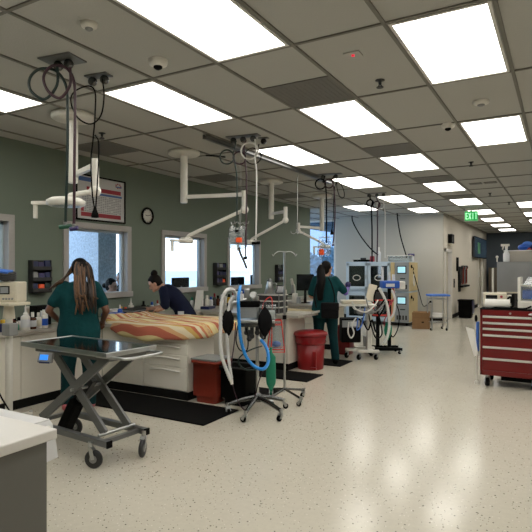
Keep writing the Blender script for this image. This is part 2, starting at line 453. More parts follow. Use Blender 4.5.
for c_, r_ in ((0, -2), (2, -3), (4, -2), (6, -1), (6, 1), (6, 3), (8, 0), (8, 2), (8, 4), (6, 5), (-2, -3)):   # unseen lights added beyond the frame to brighten the room
    o = copy_tree(L0); o.location = (X0 + (c_ + .5) * TP / 2, Y0 + (r_ + .5) * TP, CZ)
    o['label'] = 'recessed white ceiling light beyond the edge of the picture'; o['group'] = 'ceiling lights out of the picture'

def grille(cx, cy, sx_, sy_, label, name='air_vent', group='return air grilles'):
    t = T(name, label, 'air vent', (cx, cy, CZ), 0, group)
    MB().box(-sx_/2, sx_/2, -sy_/2, sy_/2, -.008, -.001).build('backing', 'grille', t)
    m = MB(); k = int(sx_ / .045)
    for i in range(k + 1):
        xx = -sx_/2 + i * sx_ / k; m.box(xx - .01, xx + .01, -sy_/2, sy_/2, -.0095, -.006)
    m.build('grating', 'grille', t)
h2 = TP / 2
for i, r_ in enumerate((0, 2, 4, 6)):
    grille(X0 + 2.5 * h2, Y0 + r_ * TP + .75 * TP, h2 - .03, h2 - .03, 'dark perforated ceiling vent before the ' + ['second', 'third', 'fourth', 'fifth'][i] + ' light of the long middle row')
for i, yy in enumerate((4.97, 7.61, 10.25)):
    grille(X0 - 2.5 * h2, yy, h2 - .03, h2 - .03, 'dark square ceiling vent close to the green wall, ' + ['above the wall clock side', 'beyond the second surgical lamp', 'beyond the third surgical lamp'][i], group='vents by the green wall')
t = T('slot_diffuser', 'dark two slot air diffuser in the ceiling before the exit sign', 'air vent', (-1.3, 10.5, CZ))
MB().box(-.24, -.02, -.09, .09, -.01, -.001).build('slot', 'grille', t); MB().box(.02, .24, -.09, .09, -.01, -.001).build('slot', 'grille', t)

def disc(name, label, cat, loc, r, h, group=None, dark=False):
    t = T(name, label, cat, (loc[0], loc[1], CZ), 0, group)
    MB().lathe([(r, -.001), (r, -h*.4), (r*.92, -h*.75), (r*.6, -h)], n=24).build('housing', 'white_plastic', t)
    MB().lathe([(r*.45, -h*.9), (r*.45, -h*1.25), (r*.2, -h*1.5)], n=16).build('sensor', 'black' if dark else 'grey_plastic', t)
disc('smoke_detector', 'small round white smoke detector nearest the camera on the ceiling', 'smoke detector', (-2.686,2.369,3.2), .055, .035)
disc('dome_camera', 'round white ceiling camera with two dark lenses between the two near lights', 'camera', (-2.703,3.054,3.2), .075, .05, dark=True)
disc('ceiling_sensor', 'round white disc with dark lower rim beside the third right light', 'sensor', (-1.106,6.01,3.2), .075, .05, dark=True)
disc('ceiling_speaker', 'small pale round ceiling disc between the two bright right lights', 'sensor', (-0.679,5.339,3.2), .075, .035)
t = T('indicator_plate', 'square ceiling plate with a red glowing dot', 'ceiling plate', (-1.361,3.692,3.2))
MB().box(-.06, .06, -.05, .05, -.008, 0).build('plate', 'tile', t); MB().lathe([(.012, -.006), (.012, -.016), (.004, -.02)], n=10).build('indicator', 'led_red', t)
sp0 = None
for i, (p, lab) in enumerate((((-1.35,4.316,3.2), 'dark fire sprinkler on the ceiling tile left of the large right light'), ((-1.201,8.337,3.2), 'dark fire sprinkler beyond the second right light'),
                    ((-1.346,11.984,3.2), 'small dark fire sprinkler near the slot diffuser'), ((-4.74,4.376,3.2), 'dark fire sprinkler beside the nearest surgical lamp'), ((-1.13,13.847,3.2), 'faint far sprinkler before the distant right lights'))):
    if sp0 is None:
        t = T('fire_sprinkler', lab, 'sprinkler', p, 0, 'ceiling sprinklers')
        MB().lathe([(.04, -.001), (.04, -.006), (.015, -.01), (.012, -.04)], n=16).build('escutcheon', 'char', t)
        m = MB().rod((0, 0, -.03), (.018, 0, -.06), .004).rod((0, 0, -.03), (-.018, 0, -.06), .004).lathe([(.03, -.06), (.03, -.066)], n=14)
        m.build('deflector', 'char', t); sp0 = t
    else:
        o = copy_tree(sp0); o.location = p; o['label'] = lab

# exit sign
t = T('exit_sign', 'green lit exit sign hanging from the ceiling by the hall', 'exit sign', (-2.12, 14.75, CZ), .25)
MB().box(-.15, .15, -.05, .05, -.06, 0).build('mount', 'white_plastic', t)
MB().box(-.17, .17, -.02, .02, -.35, -.08).box(-.02, .02, -.02, .02, -.09, -.05).build('face', 'exit_white', t)
def strokes(word, w_, h_, gap, x0, z0, y_, th=.03):
    m = MB(); x = x0
    for ch in word:
        if ch == 'E':
            m.box(x, x + th, y_ - .004, y_, z0, z0 + h_)
            for q in (0, .5, 1): m.box(x, x + w_, y_ - .004, y_, z0 + q*(h_ - th), z0 + q*(h_ - th) + th)
        elif ch == 'X':
            m.bar((x, y_ - .002, z0), (x + w_, y_ - .002, z0 + h_), th, .004, (0, 1, 0)); m.bar((x, y_ - .003, z0 + h_), (x + w_, y_ - .003, z0), th, .004, (0, 1, 0))
        elif ch == 'I': m.box(x + w_/2 - th/2, x + w_/2 + th/2, y_ - .004, y_, z0, z0 + h_)
        elif ch == 'T': m.box(x + w_/2 - th/2, x + w_/2 + th/2, y_ - .004, y_, z0, z0 + h_); m.box(x, x + w_, y_ - .004, y_, z0 + h_ - th, z0 + h_)
        x += w_ + gap
    return m
MB().box(-.16, .16, -.026, -.0201, -.34, -.09).build('lit_panel', 'exit_green', t)
strokes('EXIT', .055, .17, .022, -.143, -.3, -.0265, .02).build('lettering', 'exit_letter', t)

# strut channel along the ceiling
t = T('strut_channel', 'long grey metal strut rail running under the ceiling tiles', 'rail', (-3.7, 5.0, CZ - .06))
MB().box(-.03, .03, 0, 3.85, 0, .006).box(-.03, -.024, 0, 3.85, 0, .05).box(.024, .03, 0, 3.85, 0, .05).build('channel', 'frame_grey', t)
MB().rod((0, .4, .006), (0, .4, .06), .008).rod((0, 2, .006), (0, 2, .06), .008).rod((0, 3.4, .006), (0, 3.4, .06), .008).build('hanger_rod', 'steel', t)

# ------------------------------------------------------------------ surgical lamps on ceiling columns
def lamp(label, cx, cy, zb, arm0, j1, jz, head, hr, dirh=None):
    t = T('surgical_lamp', label, 'surgical lamp', (cx, cy, CZ), 0, 'ceiling surgical lamps')
    W = dict(world=True)
    MB().lathe([(.2, -.001), (.215, -.01), (.215, -.05), (.19, -.065), (.06, -.07)], n=32).build('canopy', 'enamel', t)
    MB().lathe([(.05, -.05), (.05, zb - CZ), (.044, zb - CZ - .01)], n=20).build('column', 'enamel', t)
    a = V((cx, cy, arm0)); b = V((j1[0], j1[1], arm0))
    MB().bar(a + (b - a).normalized()*.04, b, .045, .05).build('upper_arm', 'enamel', t, .006, world=True)
    MB().rod((b.x, b.y, jz[1]), (b.x, b.y, jz[0]), .036, n=16).ell((b.x, b.y, jz[1]), (.055, .055, .055)).build('joint', 'enamel', t, world=True)
    h = V(head); s = V((b.x, b.y, jz[1])); d = (h - s)
    e_ = h + V((0, 0, .07)) - V((d.x, d.y, 0)).normalized()*.03
    MB().tube(smooth_path([s, s + (e_ - s)*.5, s + (e_ - s)*.9, e_ + V((0, 0, -.01)), h], 5), .024, 10).build('lower_arm', 'enamel', t, world=True)
    hb = MB().lathe([(hr*.3, .05), (hr*.75, .045), (hr, .02), (hr, -.015), (hr*.85, -.03), (hr*.2, -.03)], h, 28)
    hd = hb.build('lamp_head', 'enamel', t, world=True)
    u = V(dirh).normalized() if dirh else V((-.868, -.496, 0))
    q = h + u*(hr + .14)
    MB().bar(h + u*hr*.8, q, .06, .03).build('head_bracket', 'enamel', t, .005, world=True)
    MB().rod(q + V((0, 0, .0)) - u*.03, q + V((0, 0, -.14)) - u*.03, .02, n=12).build('sterile_handle', 'white_plastic', t, world=True)
    MB().lathe([(hr*.7, -.031), (hr*.7, -.034)], h, 24).build('lens', 'clear', hd, world=True)
    return t
lamp('white surgical lamp on ceiling column, nearest the camera by the framed wall chart', -4.417, 3.686, 2.49, 2.56, (-3.794,3.418,2.553), (2.62, 2.32), (-3.946,3.215,2.195), .17)
lamp('white surgical lamp on ceiling column with long arm beside the wall clock', -4.496, 5.605, 2.5, 2.57, (-3.646,5.806,2.563), (2.62, 2.37), (-4.348,5.463,1.959), .1, (-.3, -.9, 0))
lamp('white surgical lamp on ceiling column behind the hanging fluid bag', -4.6, 8.237, 2.5, 2.58, (-4.173,7.981,2.623), (2.66, 2.43), (-4.76,7.761,2.038), .1, (-.868, -.496, 0))
lamp('farthest white surgical lamp, on a ceiling column by the bright tall window', -4.58, 10.485, 2.42, 2.47, (-4.817,9.802,2.566), (2.55, 2.38), (-4.373,10.17,2.045), .12)

# ------------------------------------------------------------------ ceiling drops: hoses and cords
def plate(name, label, loc, sx_, sy_, reels, rz=0):
    t = T(name, label, 'ceiling outlet', (loc[0], loc[1], CZ), rz)
    MB().box(-sx_/2, sx_/2, -sy_/2, sy_/2, -.012, 0).build('plate', 'frame_grey', t, .003)
    for rx in reels:
        MB().lathe([(.032, -.02), (.038, 0), (.032, .02)], (rx, 0, -.045), 14, 'y').rod((rx, 0, -.012), (rx, 0, -.05), .012).build('coupler', 'dark_steel', t)
    return t
def loop(c, r, k=14, a0=0, turns=1, drift=(0, 0, 0), tilt=.868):
    # a coil hanging in a vertical plane across the view
    out = []
    for i in range(int(k*turns) + 1):
        a = a0 + 2*PI*i/k; f = i/(k*turns)
        out.append(V(c) + V((.868*r*math.cos(a), .496*r*math.cos(a), r*math.sin(a))) + V(drift)*f)
    return out
def hose(name, label, pts, r, m, cat='hose', group=None, end=None, k=5):
    p = [V(q) for q in pts]; t = T(name, label, cat, p[0], 0, group)
    MB().tube(smooth_path(p, k), r, 8).build('tubing', m, t, world=True)
    if end: end(t, p[-1])
    return t
def conn(m_, dx=.05):
    def f(t, p):
        MB().rod(p, p + V((0, 0, -.03)), .013).build('fitting', 'steel', t, world=True)
        MB().rod(p + V((-.868*dx, -.496*dx, -.04)), p + V((.868*dx, .496*dx, -.03)), .017).build('connector', m_, t, world=True)
    return f
# station A
plate('hose_outlet', 'square grey ceiling plate with hose reels, nearest the camera', (-3.33, 2.68, 0), .3, .2, (-.04, .06), .15)
plate('power_outlet', 'small grey ceiling plate with black cord beside the nearest hose plate', (-3.345, 3.05, 0), .22, .1, (-.06, .06), .15)
hose('gas_hose', 'dark green hose looped under the nearest ceiling plate, hanging above the woman in teal', [(-3.341,2.64,3.137), (-3.341,2.64,2.993), (-3.421,2.595,2.886), (-3.513,2.542,2.947), (-3.52,2.538,3.046), (-3.454,2.576,3.115), (-3.348,2.636,3.099), (-3.282,2.674,2.985), (-3.272,2.68,2.803), (-3.272,2.68,2.498), (-3.278,2.676,2.194), (-3.285,2.672,1.95)], .011, 'teal_hose', end=conn('green_dark', .045))
hose('gas_hose', 'maroon hose looped under the nearest ceiling plate, with a purple end fitting', [(-3.214,2.655,3.103), (-3.214,2.655,2.975), (-3.279,2.618,2.877), (-3.358,2.573,2.93), (-3.387,2.556,3.035), (-3.332,2.588,3.118), (-3.24,2.64,3.103), (-3.188,2.67,2.998), (-3.182,2.674,2.787), (-3.185,2.672,2.412), (-3.188,2.67,1.931)], .011, 'maroon_hose', end=conn('purple_pack', .03))
def plug(t, p):
    MB().lathe([(.01, .045), (.014, .02), (.024, -.005), (.03, -.03), (.028, -.045)], p, 14).build('plug', 'black', t, world=True)
hose('electric_cable', 'black power cord coiled below the small plate, its black plug hanging by the chart', [(-3.237,2.988,3.138), (-3.222,2.996,3), (-3.244,2.984,2.838), (-3.314,2.943,2.765), (-3.405,2.891,2.814), (-3.454,2.863,2.935), (-3.433,2.875,3.024), (-3.335,2.931,3.073), (-3.286,2.96,3.024), (-3.286,2.96,2.838), (-3.3,2.952,2.636), (-3.314,2.943,2.474), (-3.307,2.948,2.231), (-3.286,2.96,2.053)], .006, 'black', 'cord', end=plug)
hose('electric_cable', 'second strand of black cord beside the hanging plug', [(-3.286,2.96,2.676), (-3.261,2.974,2.62), (-3.261,2.974,2.474), (-3.272,2.968,2.231), (-3.282,2.962,2.069)], .006, 'black', 'cord')
# station B
plate('hose_outlet', 'wide grey ceiling plate with three hose couplers beside the strut rail', (-3.36, 5.32, 0), .42, .12, (-.13, .0, .13), .15)
plate('power_outlet', 'small dark outlet next to the white hose coupler', (-3.19, 5.52, 0), .12, .08, (.0,), .15)
hose('gas_hose', 'black green hose coiled at the wide middle plate and hanging to the fluid bag', [(-3.415,5.247,3.129), (-3.436,5.235,3.021)] + loop((-3.509,5.193,2.937), .085, 12, .6, 1) + [(-3.426,5.241,2.864), (-3.405,5.253,2.66), (-3.405,5.253,2.298), (-3.405,5.253,2.082)], .009, 'teal_hose', end=conn('black', .02))
hose('gas_hose', 'maroon hose coiled at the wide middle plate and hanging over the anaesthesia stand', [(-3.311,5.307,3.141), (-3.332,5.295,3.045)] + loop((-3.379,5.268,2.925), .075, 12, .6, 1) + [(-3.316,5.304,2.864), (-3.306,5.31,2.66), (-3.311,5.307,2.058), (-3.316,5.304,1.757)], .009, 'maroon_hose', end=conn('black', .02))
hose('suction_hose', 'white hose coiled at the wide middle plate, hanging straight down', [(-3.191,5.317,3.141), (-3.181,5.323,3.034)] + loop((-3.248,5.285,2.998), .1, 14, .5, 1) + [(-3.191,5.317,2.89), (-3.175,5.326,2.771), (-3.175,5.326,2.412), (-3.181,5.323,1.934)], .009, 'white_hose', end=conn('black', .05))
hose('electric_cable', 'thin dark cord coil behind the white hose at the wide middle plate', [(-3.251,5.513,3.129)] + loop((-3.315,5.477,2.981), .1, 12, 1.0, 1), .006, 'black', 'cord')
hose('electric_cable', 'black cord sagging sideways along the ceiling beside the wide middle plate', [(-3.559,5.222,2.947), (-3.701,5.256,2.981), (-3.878,5.27,3.009)], .01, 'black', 'cord')
hose('drip_line', 'thin pale drip line hanging behind the dark hoses to the fluid bag', [(-3.417,5.361,2.97), (-3.417,5.361,2.677), (-3.412,5.364,2.187)], .003, 'grey_plastic', 'line')
# station C
plate('hose_outlet', 'dark ceiling plate with hose couplers above the second woman in teal', (-3.44, 8.21, 0), .42, .12, (-.12, .1), .15)
hose('gas_hose', 'black hose coiled below the plate over the second woman in teal', [(-3.499,8.136,3.16), (-3.528,8.12,3.058)] + loop((-3.565,8.098,3.024), .085, 12, .6, 1) + [(-3.484,8.145,2.923), (-3.477,8.149,2.668), (-3.477,8.149,2.024)], .012, 'black')
hose('gas_hose', 'maroon hose coiled below the plate over the second woman in teal', [(-3.366,8.212,3.16), (-3.396,8.195,3.092)] + loop((-3.44,8.17,3.033), .075, 12, .6, 1) + [(-3.366,8.212,2.923), (-3.351,8.22,2.583), (-3.366,8.212,2.16), (-3.381,8.204,2.024)], .012, 'maroon_hose', end=conn('purple_pack', .02))
hose('electric_cable', 'black power cord loop with plug at the plate over the second woman in teal', [(-3.322,8.237,3.126), (-3.322,8.237,2.956), (-3.278,8.263,2.804), (-3.219,8.296,2.804), (-3.226,8.292,2.923), (-3.293,8.254,3.058), (-3.351,8.22,2.99), (-3.374,8.208,2.668), (-3.374,8.208,2.499), (-3.396,8.195,2.21)], .007, 'black', 'cord', end=plug)
# station D
plate('hose_outlet', 'farthest dark ceiling plate with hose couplers above the equipment towers', (-3.46, 10.78, 0), .45, .12, (-.15, .02, .16), .15)
hose('gas_hose', 'black hose hanging from the farthest ceiling plate', [(-3.614,10.95,3.255), (-3.642,10.934,3.124)] + loop((-3.642,10.934,3.015), .07, 10, .6, 1) + [(-3.614,10.95,2.863), (-3.604,10.956,2.427), (-3.604,10.956,1.731)], .016, 'black')
hose('gas_hose', 'maroon hose hanging from the farthest ceiling plate', [(-3.491,11.02,3.211), (-3.51,11.01,3.102)] + loop((-3.519,11.004,2.972), .075, 10, .6, 1) + [(-3.5,11.015,2.819), (-3.5,11.015,2.318), (-3.51,11.01,1.731)], .014, 'maroon_hose')
hose('suction_hose', 'pale hose hanging from the farthest ceiling plate', [(-3.377,11.085,3.211), (-3.396,11.074,3.102)] + loop((-3.444,11.047,2.972), .08, 10, .6, 1) + [(-3.359,11.096,2.819), (-3.359,11.096,2.318), (-3.359,11.096,1.818)], .012, 'white_hose')
# cords to the oxygen cages
hose('electric_cable', 'black cord running from the ceiling down to the left end of the oxygen cages', [(-5.357,14.446,3.123), (-5.261,14.27,2.929), (-5.018,14.179,2.541), (-4.706,14.127,2.163), (-4.479,14.141,1.963)], .018, 'black', 'cord')
hose('electric_cable', 'black cord running from the ceiling down to the right end of the oxygen cages', [(-4.213,15.1,3.24), (-4.132,14.916,2.929), (-4.003,14.759,2.455), (-3.802,14.644,1.881)], .018, 'black', 'cord')
# long ceiling hook
t = T('ceiling_hook', 'long thin steel rod with spread hooks hanging before the farthest lamp', 'hook', (-3.885, 7.85, CZ))
d_ = 8.68
MB().rod((-3.859,7.815,3.176), (-3.859,7.815,2.237), .006, n=8).build('rod', 'steel', t, world=True)
m = MB()
for a in range(4):
    q = V((-3.859,7.815,2.237)); u = V((math.cos(a*PI/2 + .4), math.sin(a*PI/2 + .4), 0))
    m.tube(smooth_path([q, q + u*.05 + V((0, 0, -.06)), q + u*.1 + V((0, 0, -.05)), q + u*.11 + V((0, 0, -.02))], 4), .006, 6)
m.build('hooks', 'steel', t, world=True)
# fluid bag stations
def fluid(label, c, d_, s):
    q = V(c); t = T('fluid_bag_hanger', label, 'fluid bag hanger', q)
    m = MB()
    for a in range(4):
        u = V((math.cos(a*PI/2), math.sin(a*PI/2), 0)); m.tube(smooth_path([(0, 0, 0), u*.06*s + V((0, 0, .02)), u*.11*s, u*.12*s + V((0, 0, .03))], 4), .005, 6)
    m.rod((0, 0, -.03), (0, 0, .15), .006); m.build('hooks', 'steel', t)
    for k, (dx, m_) in enumerate(((-.08, 'clear_bag'), (.03, 'clear_bag'))):
        rings = []
        for z, w_, th in ((-.02, .02, .005), (-.05, .055, .015), (-.2, .06, .03), (-.28, .055, .022), (-.31, .015, .006)):
            rings.append([V((.868, .496, 0))*(dx + w_*math.cos(2*PI*j/12)) + V((-.496, .868, 0))*(th*math.sin(2*PI*j/12)) + V((0, 0, z)) for j in range(12)])
        bo = tag(MB().loft(rings).build('fluid_bag', m_), ('left' if k == 0 else 'right') + ' clear fluid bag on ' + ('the middle hook rack' if s > 1.01 else 'the rack by the tall window'), 'fluid bag', 'clear fluid bags'); bo.location = q
    return t
fluid('small hook rack with clear fluid bags hanging before the third window', (-3.401,5.313,2.134), 6.3, 1.05)
fluid('small hook rack with clear fluid bags hanging before the tall bright window', (-3.524,8.237,2.114), 8.9, 1)
t = T('drip_chamber', 'orange clamp on the drip line of the middle fluid bag', 'clamp', (-3.357,5.223,1.934))
MB().obox((0, 0, 0), (.07, .04, .06)).build('clamp', 'orange', t, .008); MB().rod((0, 0, -.03), (.0, 0, -.1), .02).build('chamber', 'clear', t)
MB().tube(smooth_path([(0, 0, -.09), (.02, 0, -.16), (.06, .02, -.26), (.09, .03, -.34)], 5), .014, 8).build('tubing', 'char', t)
t = T('drip_chamber', 'orange clamp on the drip line before the tall bright window', 'clamp', (-3.55,8.107,1.871))
MB().obox((0, 0, 0), (.08, .05, .1)).build('clamp', 'orange', t, .012); MB().rod((0, 0, -.04), (.0, 0, -.12), .02).build('chamber', 'clear', t)

# ------------------------------------------------------------------ left wall things
t = T('wall_chart', 'black framed printed chart with red bands above the second window', 'framed chart', (WX, 5.45, 2.61))
w_, h_ = .47, .325
MB().box(.0, .02, -w_, w_, -h_, h_).build('sheet', 'poster', t)
MB().box(0, .035, -w_, -w_ + .018, -h_, h_).box(0, .035, w_ - .018, w_, -h_, h_).box(0, .035, -w_, w_, h_ - .018, h_).box(0, .035, -w_, w_, -h_, -h_ + .018).build('frame', 'black', t)
m = MB().box(.02, .0215, -.28, .38, .1, .16).box(.02, .0215, -.38, .38, -.27, -.21).box(.02, .0215, -.38, -.33, -.2, -.1); m.build('red_band', 'print_red', t)
m = MB().box(.02, .0215, -.42, -.2, .23, .29).box(.02, .0215, -.38, .4, .055, .085); m.build('blue_heading', 'print_blue', t)
m = MB()
for r_ in range(10):
    z = .035 - r_*.025
    for c_ in range(18):
        yy = -.36 + c_*.042
        if (r_*7 + c_*5) % 11: m.box(.02, .0212, yy, yy + .03, z - .007, z + .004)
m.build('text_rows', 'print_grey', t)
m = MB()
for k in range(7):
    a = k*.9; m.box(.02, .0216, .33 + .05*math.cos(a) - .012, .33 + .05*math.cos(a) + .012, .24 + .03*math.sin(a) - .01, .24 + .03*math.sin(a) + .01)
m.build('emblem', 'print_red', t)
MB().box(.02, .0218, .28, .4, .215, .232).build('emblem_name', 'print_blue', t)
t = T('wall_clock', 'round black rimmed wall clock between the second and third windows', 'clock', (WX, 6.43, 2.455))
MB().tube([(.02, .125*math.cos(a*PI/16), .125*math.sin(a*PI/16)) for a in range(32)], .016, 8, True).build('rim', 'black', t)
MB().lathe([(.122, 0), (.122, .015), (.02, .016)], n=32, axis='x').build('face', 'clock_face', t)
m = MB()
for k in range(12):
    a = k*PI/6; m.bar((.018, .095*math.cos(a), .095*math.sin(a)), (.018, .11*math.cos(a), .11*math.sin(a)), .008, .003, (1, 0, 0))
m.build('hour_marks', 'black', t)
for nm, a, l in (('hour_hand', R(168), .055), ('minute_hand', R(17), .085)):
    MB().bar((.02, 0, 0), (.02, l*math.cos(a), l*math.sin(a)), .008, .003, (1, 0, 0)).build(nm, 'black', t)
def rack(y0, y1, z0, z1, where, rows, cols, seed):
    t = T('wall_rack', 'dark wall rack of blue and purple packets ' + where, 'wall rack', (WX, y0, z0))
    w_, h_ = y1 - y0, z1 - z0
    MB().box(0, .015, 0, w_, 0, h_).box(0, .09, 0, .012, 0, h_).box(0, .09, w_ - .012, w_, 0, h_).build('back', 'char', t)
    m = MB()
    for r_ in range(rows): m.box(.0, .1, 0, w_, r_*h_/rows, r_*h_/rows + .012).box(.09, .1, 0, w_, r_*h_/rows, r_*h_/rows + .06)
    m.build('tray', 'char', t)
    q = random.Random(seed); cl = ['navy_pack', 'purple_pack', 'navy_pack', 'grey_plastic', 'navy_pack', 'purple_pack', 'navy_pack', 'teal_hose', 'orange']
    for r_ in range(rows):
        for c_ in range(cols):
            mm = q.choice(cl[:-1]) if q.random() > .08 else 'orange'
            a = w_*(c_ + .5)/cols; hh = h_/rows*(.65 + .25*q.random())
            o = MB().obox((.05 + .015*q.random(), 0, hh/2), (.03, w_/cols*.86, hh), (0, -.12, q.uniform(-.08, .08))).build('supply_packet', mm, None, .004)
            o.location = (WX + .005, y0 + a, z0 + r_*h_/rows + .02)
            tag(o, 'wrapped packet in the wall rack ' + where, 'packet', 'packets in the rack ' + where)
rack(4.25, 4.53, 1.28, 1.7, 'between the two nearest windows', 3, 3, 3)
rack(8.29, 8.62, 1.26, 1.7, 'between the third and fourth windows', 3, 3, 5)
rack(10.8, 11.1, 1.26, 1.68, 'on the green wall beyond the fourth window', 3, 3, 8)
t = T('wall_outlet', 'white wall outlet low on the green wall beside the first bottles', 'outlet', (-5.93,4.276,1.049))
MB().box(0, .012, -.08, .08, -.06, .06).build('plate', 'white_plastic', t, .004)
MB().box(.012, .016, -.05, -.015, -.03, .03).box(.012, .016, .015, .05, -.03, .03).build('socket', 'cream', t)

# ------------------------------------------------------------------ cabinets and worktops
CF = -5.36          # front of the wall units
def handle(parent, c, l, axis):
    c = V(c)
    if axis == 'x': pts = [c + V((-l/2, 0, -.008)), c + V((-l/2 + .03, -.025, 0)), c + V((0, -.036, .012)), c + V((l/2 - .03, -.025, 0)), c + V((l/2, 0, -.008))]
    else: pts = [c + V((0, -l/2, -.008)), c + V((.028, -l/2 + .02, 0)), c + V((.034, 0, .006)), c + V((.028, l/2 - .02, 0)), c + V((0, l/2, -.008))]
    MB().tube(smooth_path(pts, 4), .011, 8).build('handle', 'white_plastic', parent)
def unit_y(x0, x1, yf, dep, kind, label, group=None, zt=.83):
    # a base unit whose front faces the camera side (-Y)
    w_ = x1 - x0; t = T('base_cabinet', label, 'cabinet', (x0, yf, 0), 0, group)
    MB().box(0, w_, .02, dep, .1, zt).build('carcass', 'cabinet', t)
    MB().box(0, w_, .004, dep, 0, .1).build('kick_board', 'kick', t)
    if kind == 'door':
        d = MB().box(.004, w_ - .004, 0, .02, .105, zt - .006).build('door', 'cabinet', t, .003)
        handle(d, (w_*.8, 0, zt - .08), .12, 'x')
    elif kind == 'doors':
        for k in (0, 1):
            d = MB().box(w_*k/2 + .004, w_*(k+1)/2 - .004, 0, .02, .105, zt - .006).build('door', 'cabinet', t, .003)
            handle(d, (w_*(.4 if k == 0 else .6), 0, zt - .08), .12, 'x')
    else:
        z = zt - .006
        for hh in (.15, .14, .15, .28):
            zz = max(.105, z - hh)
            d = MB().box(.005, w_ - .005, 0, .02, zz + .008, z).build('drawer', 'cabinet', t, .003)
            handle(d, (w_/2, 0, z - .04), .46, 'x'); z = zz
    return t
def unit_x(y0, y1, kind, label, group=None):
    # a wall unit whose front faces +X
    t = T('base_cabinet', label, 'cabinet', (WX, y0, 0), 0, group); w_ = y1 - y0; dp = CF - WX; zt = .83
    MB().box(.012, dp - .02, 0, w_, .1, zt).build('carcass', 'cabinet', t); MB().box(.012, dp - .004, 0, w_, 0, .1).build('kick_board', 'kick', t)
    if kind == 'doors':
        for k in (0, 1):
            d = MB().box(dp - .02, dp, w_*k/2 + .004, w_*(k+1)/2 - .004, .105, zt - .006).build('door', 'cabinet', t, .003)
            handle(d, (dp, w_*(.4 if k == 0 else .6), zt - .08), .12, 'y')
    else:
        z = zt - .006
        for hh in (.15, .14, .15, .28):
            zz = max(.105, z - hh); d = MB().box(dp - .02, dp, .004, w_ - .004, zz + .004, z).build('drawer', 'cabinet', t, .003)
            handle(d, (dp, w_/2, z - .045), .3, 'y'); z = zz
    return t
G = 'cream base cabinets'
unit_x(2.5, 3.75, 'plain_doors' if 0 else 'doors', 'cream wall cabinet nearest the camera, behind the monitor stand', G)
unit_x(3.75, 4.95, 'doors', 'cream wall cabinet behind the scissor lift table', G)
unit_x(5.62, 6.6, 'doors', 'cream wall cabinet behind the woman in navy', G)
unit_x(6.6, 7.2, 'drawers', 'cream wall drawer unit seen past the end of the towel', G)
unit_x(7.8, 9.4, 'doors', 'cream wall cabinet between the second and third counters', G)
unit_x(10.1, 12.5, 'doors', 'farthest cream wall cabinet by the tall window', G)
unit_y(-5.36, -4.62, 4.95, .62, 'door', 'cream cabinet with one plain door under the striped towel', G)
unit_y(-4.62, -3.92, 4.95, .55, 'drawers', 'cream drawer cabinet with curved pulls under the striped towel', G)
unit_y(-5.36, -4.5, 7.2, .6, 'doors', 'cream two door cabinet of the second counter, behind the anaesthesia stand', G)
unit_y(-4.5, -3.72, 7.2, .6, 'doors', 'cream cabinet at the free end of the second counter, by the red bin', G)
unit_y(-5.36, -4.62, 9.45, .6, 'doors', 'cream door cabinet of the third counter', G)
unit_y(-4.62, -3.9, 9.45, .6, 'drawers', 'cream drawer cabinet behind the legs of the second woman in teal', G)
WT = (.83, .87)
def worktop(label, rects):
    m = MB()
    for x0, x1, y0, y1 in rects: m.box(x0, x1, y0, y1, *WT)
    o = m.build('worktop', 'worktop'); tag(o, label, 'worktop', 'grey laminate worktops')
worktop('grey laminate worktop running along the windowed wall', [(WX, CF + .03, 2.45, 12.55)])
rc = []
for qx, qy, a0 in ((-3.8, 5.95, 0), (CF + .031, 5.95, None), (CF + .031, 4.86, None), (-3.8, 4.86, 3*PI/2)):
    if a0 is None: rc.append((qx, qy)); continue
    rq = .25 if a0 == 0 else .5; cxx, cyy = qx - rq, qy + (-rq if a0 == 0 else rq)
    for k in range(7): rc.append((cxx + rq*math.cos(a0 + k*PI/12), cyy + rq*math.sin(a0 + k*PI/12)))
tag(MB().prism(rc, *WT).build('worktop', 'worktop'), 'grey round cornered worktop of the first counter under the striped towel', 'worktop', 'grey laminate worktops')
worktop('grey worktop of the second counter carrying the drawer organizer', [(CF + .031, -3.5, 7.1, 8.1)])
worktop('grey worktop of the third counter carrying the black monitor', [(CF + .031, -3.75, 9.36, 10.4)])
t = T('prep_board', 'pale tan board with raised lip on the second counter beside the woman', 'board', (-3.9, 7.85, .87))
MB().box(-.38, .42, -.3, .26, 0, .02).build('board', 'tan', t, .006); MB().box(-.39, .43, -.31, -.3, 0, .035).box(.42, .43, -.31, .27, 0, .035).build('lip', 'white_plastic', t)

